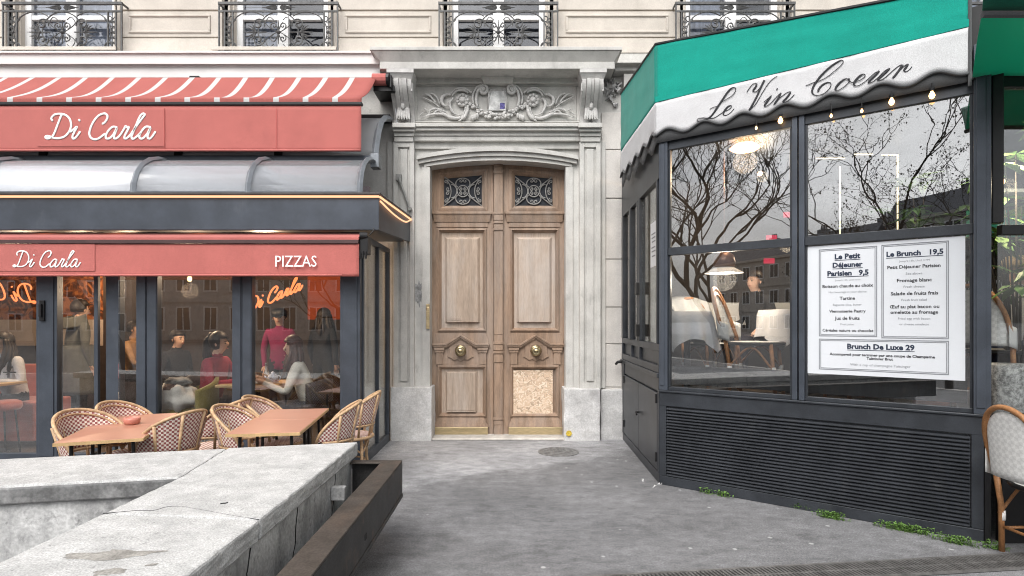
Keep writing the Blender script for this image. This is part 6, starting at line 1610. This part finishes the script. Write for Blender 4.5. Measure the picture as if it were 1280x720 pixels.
            for k in range(7): h.tube(smooth([p0, p0-hd*.05+Vector((rr_.uniform(-.02,.02),rr_.uniform(-.02,.02),-.08)), p0-hd*.06+Vector((rr_.uniform(-.03,.03),rr_.uniform(-.03,.03),-.24)), p0-hd*.02+Vector((0,0,-.40))],4), [.022,.026,.022,.008], 6)
        obj('hair', h, hm, ob, smooth=True, solid=.006)
    if cap:
        h = MB(TM_); h.lathe([(.108,.02),(.115,.04),(.108,.09),(.075,.125),(.01,.135)], 18, hc+Vector((0,0,.005)))
        if cap == 'straw': h.lathe([(.19,.035),(.185,.045),(.10,.05),(.10,.04)], 22, hc)
        else: h.grid(lambda u, v: hc+hd*(.09+.10*v)+side*(.08*(2*u-1)*(1-.3*v*v))+Vector((0,0,.04-.02*v)), 8, 4)
        obj('hat', h, M('straw', (.50,.38,.22), .8, var=.2, scale=30) if cap == 'straw' else BLACK, ob, smooth=True)
    if hood:
        h = MB(TM_); h.grid(lambda u, v: (.17*cos(2*pi*u)*(1-.25*v), -cl*.46+.05+.14*sin(2*pi*u)*(1-.2*v), hz+.44+.13*v-.03*sin(2*pi*u)), 18, 6); obj('hood', h, topm, ob, smooth=True, solid=.02)
    if coat:
        h = MB(TM_); h.grid(lambda u, v: ((.20+.05*v)*cos(2*pi*u)*(1+.04*sin(6*pi*u)*v), (.155+.05*v)*sin(2*pi*u), hz+.20-.62*v), 26, 10); obj('coat_skirt', h, topm, ob, smooth=True, solid=.012)
    return ob
def at(px, Y): return X_(px, Y)
person('woman with long dark hair in pale grey sweater looking at her phone', (at(14,7.12), 7.18, FL), radians(-12), 'sit', .48, (.60,.60,.63), (.012,.012,.014), 'long', arms={-1:((-.25,-.14,.76),(-.06,-.36,.74)), 1:((.25,-.12,.76),(.10,-.36,.80))}, lean=.22, headdir=(-.1,-1,-.45), sc=1.06)
ph = MB(); ph.box(at(4,6.62)-.075, at(4,6.62)+.075, 6.70, 6.71, .985, 1.0); tag(obj('phone', ph, BLACK, bevel=.003), 'black phone held by the woman in the pale sweater', 'phone')
person('standing man seen from behind in a long grey green hooded coat', (at(97,7.95), 7.95, FL), radians(150), 'stand', 0, (.13,.135,.125), (.015,.015,.018), 'short', lean=.02, hood=1, coat=1, sc=1.09)
person('person in tan top sitting in profile beyond the narrow glass panes', (at(160,8.8), 8.8, FL), radians(95), 'sit', .62, (.52,.30,.14), (.02,.02,.025), 'short', lean=.15, sc=1.05, arms={-1:((-.20,-.20,.86),(-.05,-.30,1.06)), 1:((.22,-.15,.88),(.06,-.36,.98))})
person('woman with dark ponytail in burgundy sweater facing right at the inner table', (at(262,6.9), 6.93, FL), radians(82), 'sit', .47, (.30,.028,.050), (.02,.02,.03), 'pony', lean=.16, headdir=(.1,-1,-.15), sc=1.07, arms={-1:((-.22,-.16,.76),(-.10,-.40,.80)), 1:((.24,-.14,.74),(.10,-.40,.78))})
person('diner in chunky white knitted sweater leaning over the inner table', (at(388,6.7), 6.74, FL), radians(-72), 'sit', .46, (.66,.62,.55), (.10,.10,.11), 'long', M('auburn_hair', (.07,.03,.024), .5, var=.3, scale=30), lean=.35, headdir=(.15,-1,-.5), sc=1.05, knit=True, arms={1:((.24,-.25,.72),(.10,-.48,.82)), -1:((-.22,-.28,.72),(-.08,-.50,.84))})
person('standing person in magenta jacket and dark cap inside the right bay', (at(350,8.5), 8.5, FL), radians(10), 'stand', 0, (.20,.018,.075), (.02,.02,.03), 'short', cap='cap', lean=.03, sc=1.02)
person('dark haired person in black standing before the orange wall', (at(402,8.7), 8.75, FL), radians(160), 'stand', 0, (.015,.015,.018), (.02,.02,.02), 'long', lean=.03, sc=1.03)
person('person in black sitting among the dark tables behind the bags', (at(215,8.2), 8.25, FL), radians(70), 'sit', .5, (.02,.02,.024), (.02,.02,.02), 'short', lean=.1, sc=1.05)
person('man in black jacket sitting behind the dome lamp in the cafe', (at(948,6.75), 6.75, FC), radians(-60), 'sit', .47, (.014,.014,.016), (.02,.02,.03), 'short', lean=.1)
person('person in white shirt and straw hat behind the right edge of the cafe', (at(1276,5.15), 5.15, FC), radians(-55), 'sit', .45, (.66,.66,.65), (.04,.05,.08), 'short', cap='straw', lean=.15)

# ------------------------------------------------------------------ weeds along the cafe plinth
def weed(px, py, n, r_, lab, hh=.05):
    Y = 1.6*F/(py-401); p = Vector((X_(px, Y), Y, 0)); m = MB(); rr_ = random.Random(int(px))
    for i in range(n):
        q = p + U*rr_.gauss(0, r_) - NI*abs(rr_.gauss(0, r_*.28)); hgt = rr_.uniform(.004, hh)
        m.tube([q, q+Vector((rr_.uniform(-.01,.01), rr_.uniform(-.01,.01), hgt))], .0012, 3)
        for k in range(3): m.quadleaf(q+Vector((0,0,hgt)), (rr_.uniform(-1,1), rr_.uniform(-1,1), rr_.uniform(-.1,.7)), (0,0,1), rr_.uniform(.012,.026), rr_.uniform(.008,.016), .2)
    tag(obj('weed_tuft', m, WEED), lab, 'weed', 'weeds at the foot of the cafe')
for a in ((1002,636,120,.05,'rounded weed tuft at the middle of the cafe base'),(1040,648,100,.05,'weed tuft just right of the middle of the cafe base'),(1130,663,190,.085,'widest weed patch along the cafe base'),(1196,679,100,.06,'weed patch near the right end of the cafe base'),(1243,686,40,.04,'weed tuft by the foot of the corner post'),(905,621,30,.04,'sparse weeds near the left end of the cafe base'),(885,617,20,.04,'leftmost few weed leaves at the cafe base')): weed(*a)
# crumbs of rubble at the cafe's corner
m = MB(); rr_ = random.Random(8)
for i in range(7):
    q = Vector((1.38+rr_.uniform(-.12,.1), 5.55+rr_.uniform(-.1,.15), .008)); s = rr_.uniform(.006,.018); m.hexa([q+Vector((rr_.uniform(-s,s)*1.5, rr_.uniform(-s,s), -.008)) for _ in range(4)], [q+Vector((rr_.uniform(-s,s)*1.2, rr_.uniform(-s,s)*.8, .012)) for _ in range(4)])
o = obj('rubble', m, STONE_W); o['kind'] = 'stuff'; tag(o, 'crumbled pale mortar at the foot of the cafe corner', 'rubble')

# ------------------------------------------------------------------ across the street: what the windows mirror
def house(x0, x1, y, h_, lab, seed, storeys):
    t = thing('opposite_building', lab, 'building', ((x0+x1)/2, y, 0), 'buildings mirrored in the glass')
    r = random.Random(seed); m = MB(); m.box(x0, x1, y-8, y, 0, h_); m.box(x0-.1, x1+.1, y-8, y+.35, h_, h_+.25)
    for k in range(1, storeys): m.box(x0, x1, y, y+.12, h_*k/storeys-.1, h_*k/storeys+.05)
    obj('wall', m, STONE_B if seed % 2 else STONE, t)
    rf = MB(); rf.prism([(y-8.2,h_+.25),(y+.3,h_+.25),(y-1,h_+2.0),(y-7,h_+2.0)], 'x', x0, x1)
    for k in range(3):
        cx = x0+(x1-x0)*(k+.6)/3; rf.box(cx-.5, cx+.5, y-5, y-4.2, h_+2.0, h_+3.0)
        for j_ in range(3): rf.lathe([(.1,h_+3.0),(.09,h_+3.5)], 8, (cx-.3+.3*j_, y-4.6, 0))
    obj('roof', rf, M('zinc_roof', (.16,.17,.19), .5, .3) if 'zinc_roof' not in MATS else MATS['zinc_roof'], t)
    nw = int((x1-x0)/2.1); wf = MB(); wp = MB()
    for k in range(storeys):
        for i in range(nw):
            cx = x0+(x1-x0)*(i+.5)/nw; zb = h_*k/storeys+.75; zt_ = h_*(k+1)/storeys-.45
            wf.box(cx-.62, cx+.62, y+.001, y+.06, zb, zt_); wp.box(cx-.50, cx-.05, y+.061, y+.07, zb+.1, zt_-.1); wp.box(cx+.05, cx+.50, y+.061, y+.07, zb+.1, zt_-.1)
    obj('window', wf, WFR, t); obj('pane', wp, M('dark_pane', (.04,.045,.05), .1) if 'dark_pane' not in MATS else MATS['dark_pane'], t)
house(-52, -31, -34, 8.0, 'pale stone building across the street seen only as a reflection', 1, 3)
house(-30.6, -13, -35, 9.6, 'taller beige building across the street seen only as a reflection', 2, 3)
house(-12.6, 8, -34, 8.6, 'wide stone building opposite the doorway seen only as a reflection', 3, 3)

def tree(x, y, h_, lab, seed, leaves=900, r0=.16, lowfork=.3):
    r = random.Random(seed); t = thing('street_tree', lab, 'tree', (x, y, 0), 'street trees mirrored in the glass')
    tr, br_, lv = MB(), MB(), MB(); tips = []
    def grow(p, d, L, rad, depth, mb):
        pts = [p]; q = p.copy(); dd_ = d.copy(); n_ = 5
        for i in range(n_):
            dd_ = (dd_+Vector((r.gauss(0,.20), r.gauss(0,.20), r.gauss(.05,.14)))).normalized(); q = q+dd_*L/n_; pts.append(q.copy())
        mb.tube(pts, [rad*(1-.09*i) for i in range(n_+1)], 7 if depth < 2 else (5 if depth < 4 else 3), caps=False)
        if depth >= 7: tips.extend(pts[2:]); return
        if depth >= 4: tips.extend(pts[3:])
        k = 3 if depth in (0, 1, 3) else 2
        for j_ in range(k):
            a = r.uniform(0, 2*pi); sp = r.uniform(.45, .95)
            nd_ = (dd_+Vector((cos(a)*sp, sin(a)*sp, r.uniform(-.15,.35)))).normalized()
            st = pts[-1] if j_ < 2 else pts[3]
            grow(st, nd_, L*r.uniform(.66,.86), rad*(.64 if j_ else .7), depth+1, br_)
    grow(Vector((x, y, -.02)), Vector((0,0,1)), h_*lowfork, r0, 0, tr)
    for i in range(leaves):
        p = r.choice(tips)+Vector((r.gauss(0,.08), r.gauss(0,.08), r.gauss(0,.08))); lv.quadleaf(p, (r.uniform(-1,1), r.uniform(-1,1), r.uniform(-1,.2)), (0,0,1), r.uniform(.05,.10), r.uniform(.03,.06), .2)
    obj('trunk', tr, BARK, t, smooth=True); obj('branches', br_, BARK, t, smooth=True); obj('crown', lv, DLEAF, t)
tree(-11.9, -5.3, 12.5, 'bare forked street tree mirrored in the left cafe window', 12, 2600, .16, .28)
tree(-3.5, -5.0, 6.6, 'street tree with few leaves mirrored at the right of the cafe glass', 5, 3200, .085, .34)
tree(-17.7, -9.0, 11.5, 'distant bare street tree mirrored beside the forked one', 21, 1200, .13, .30)
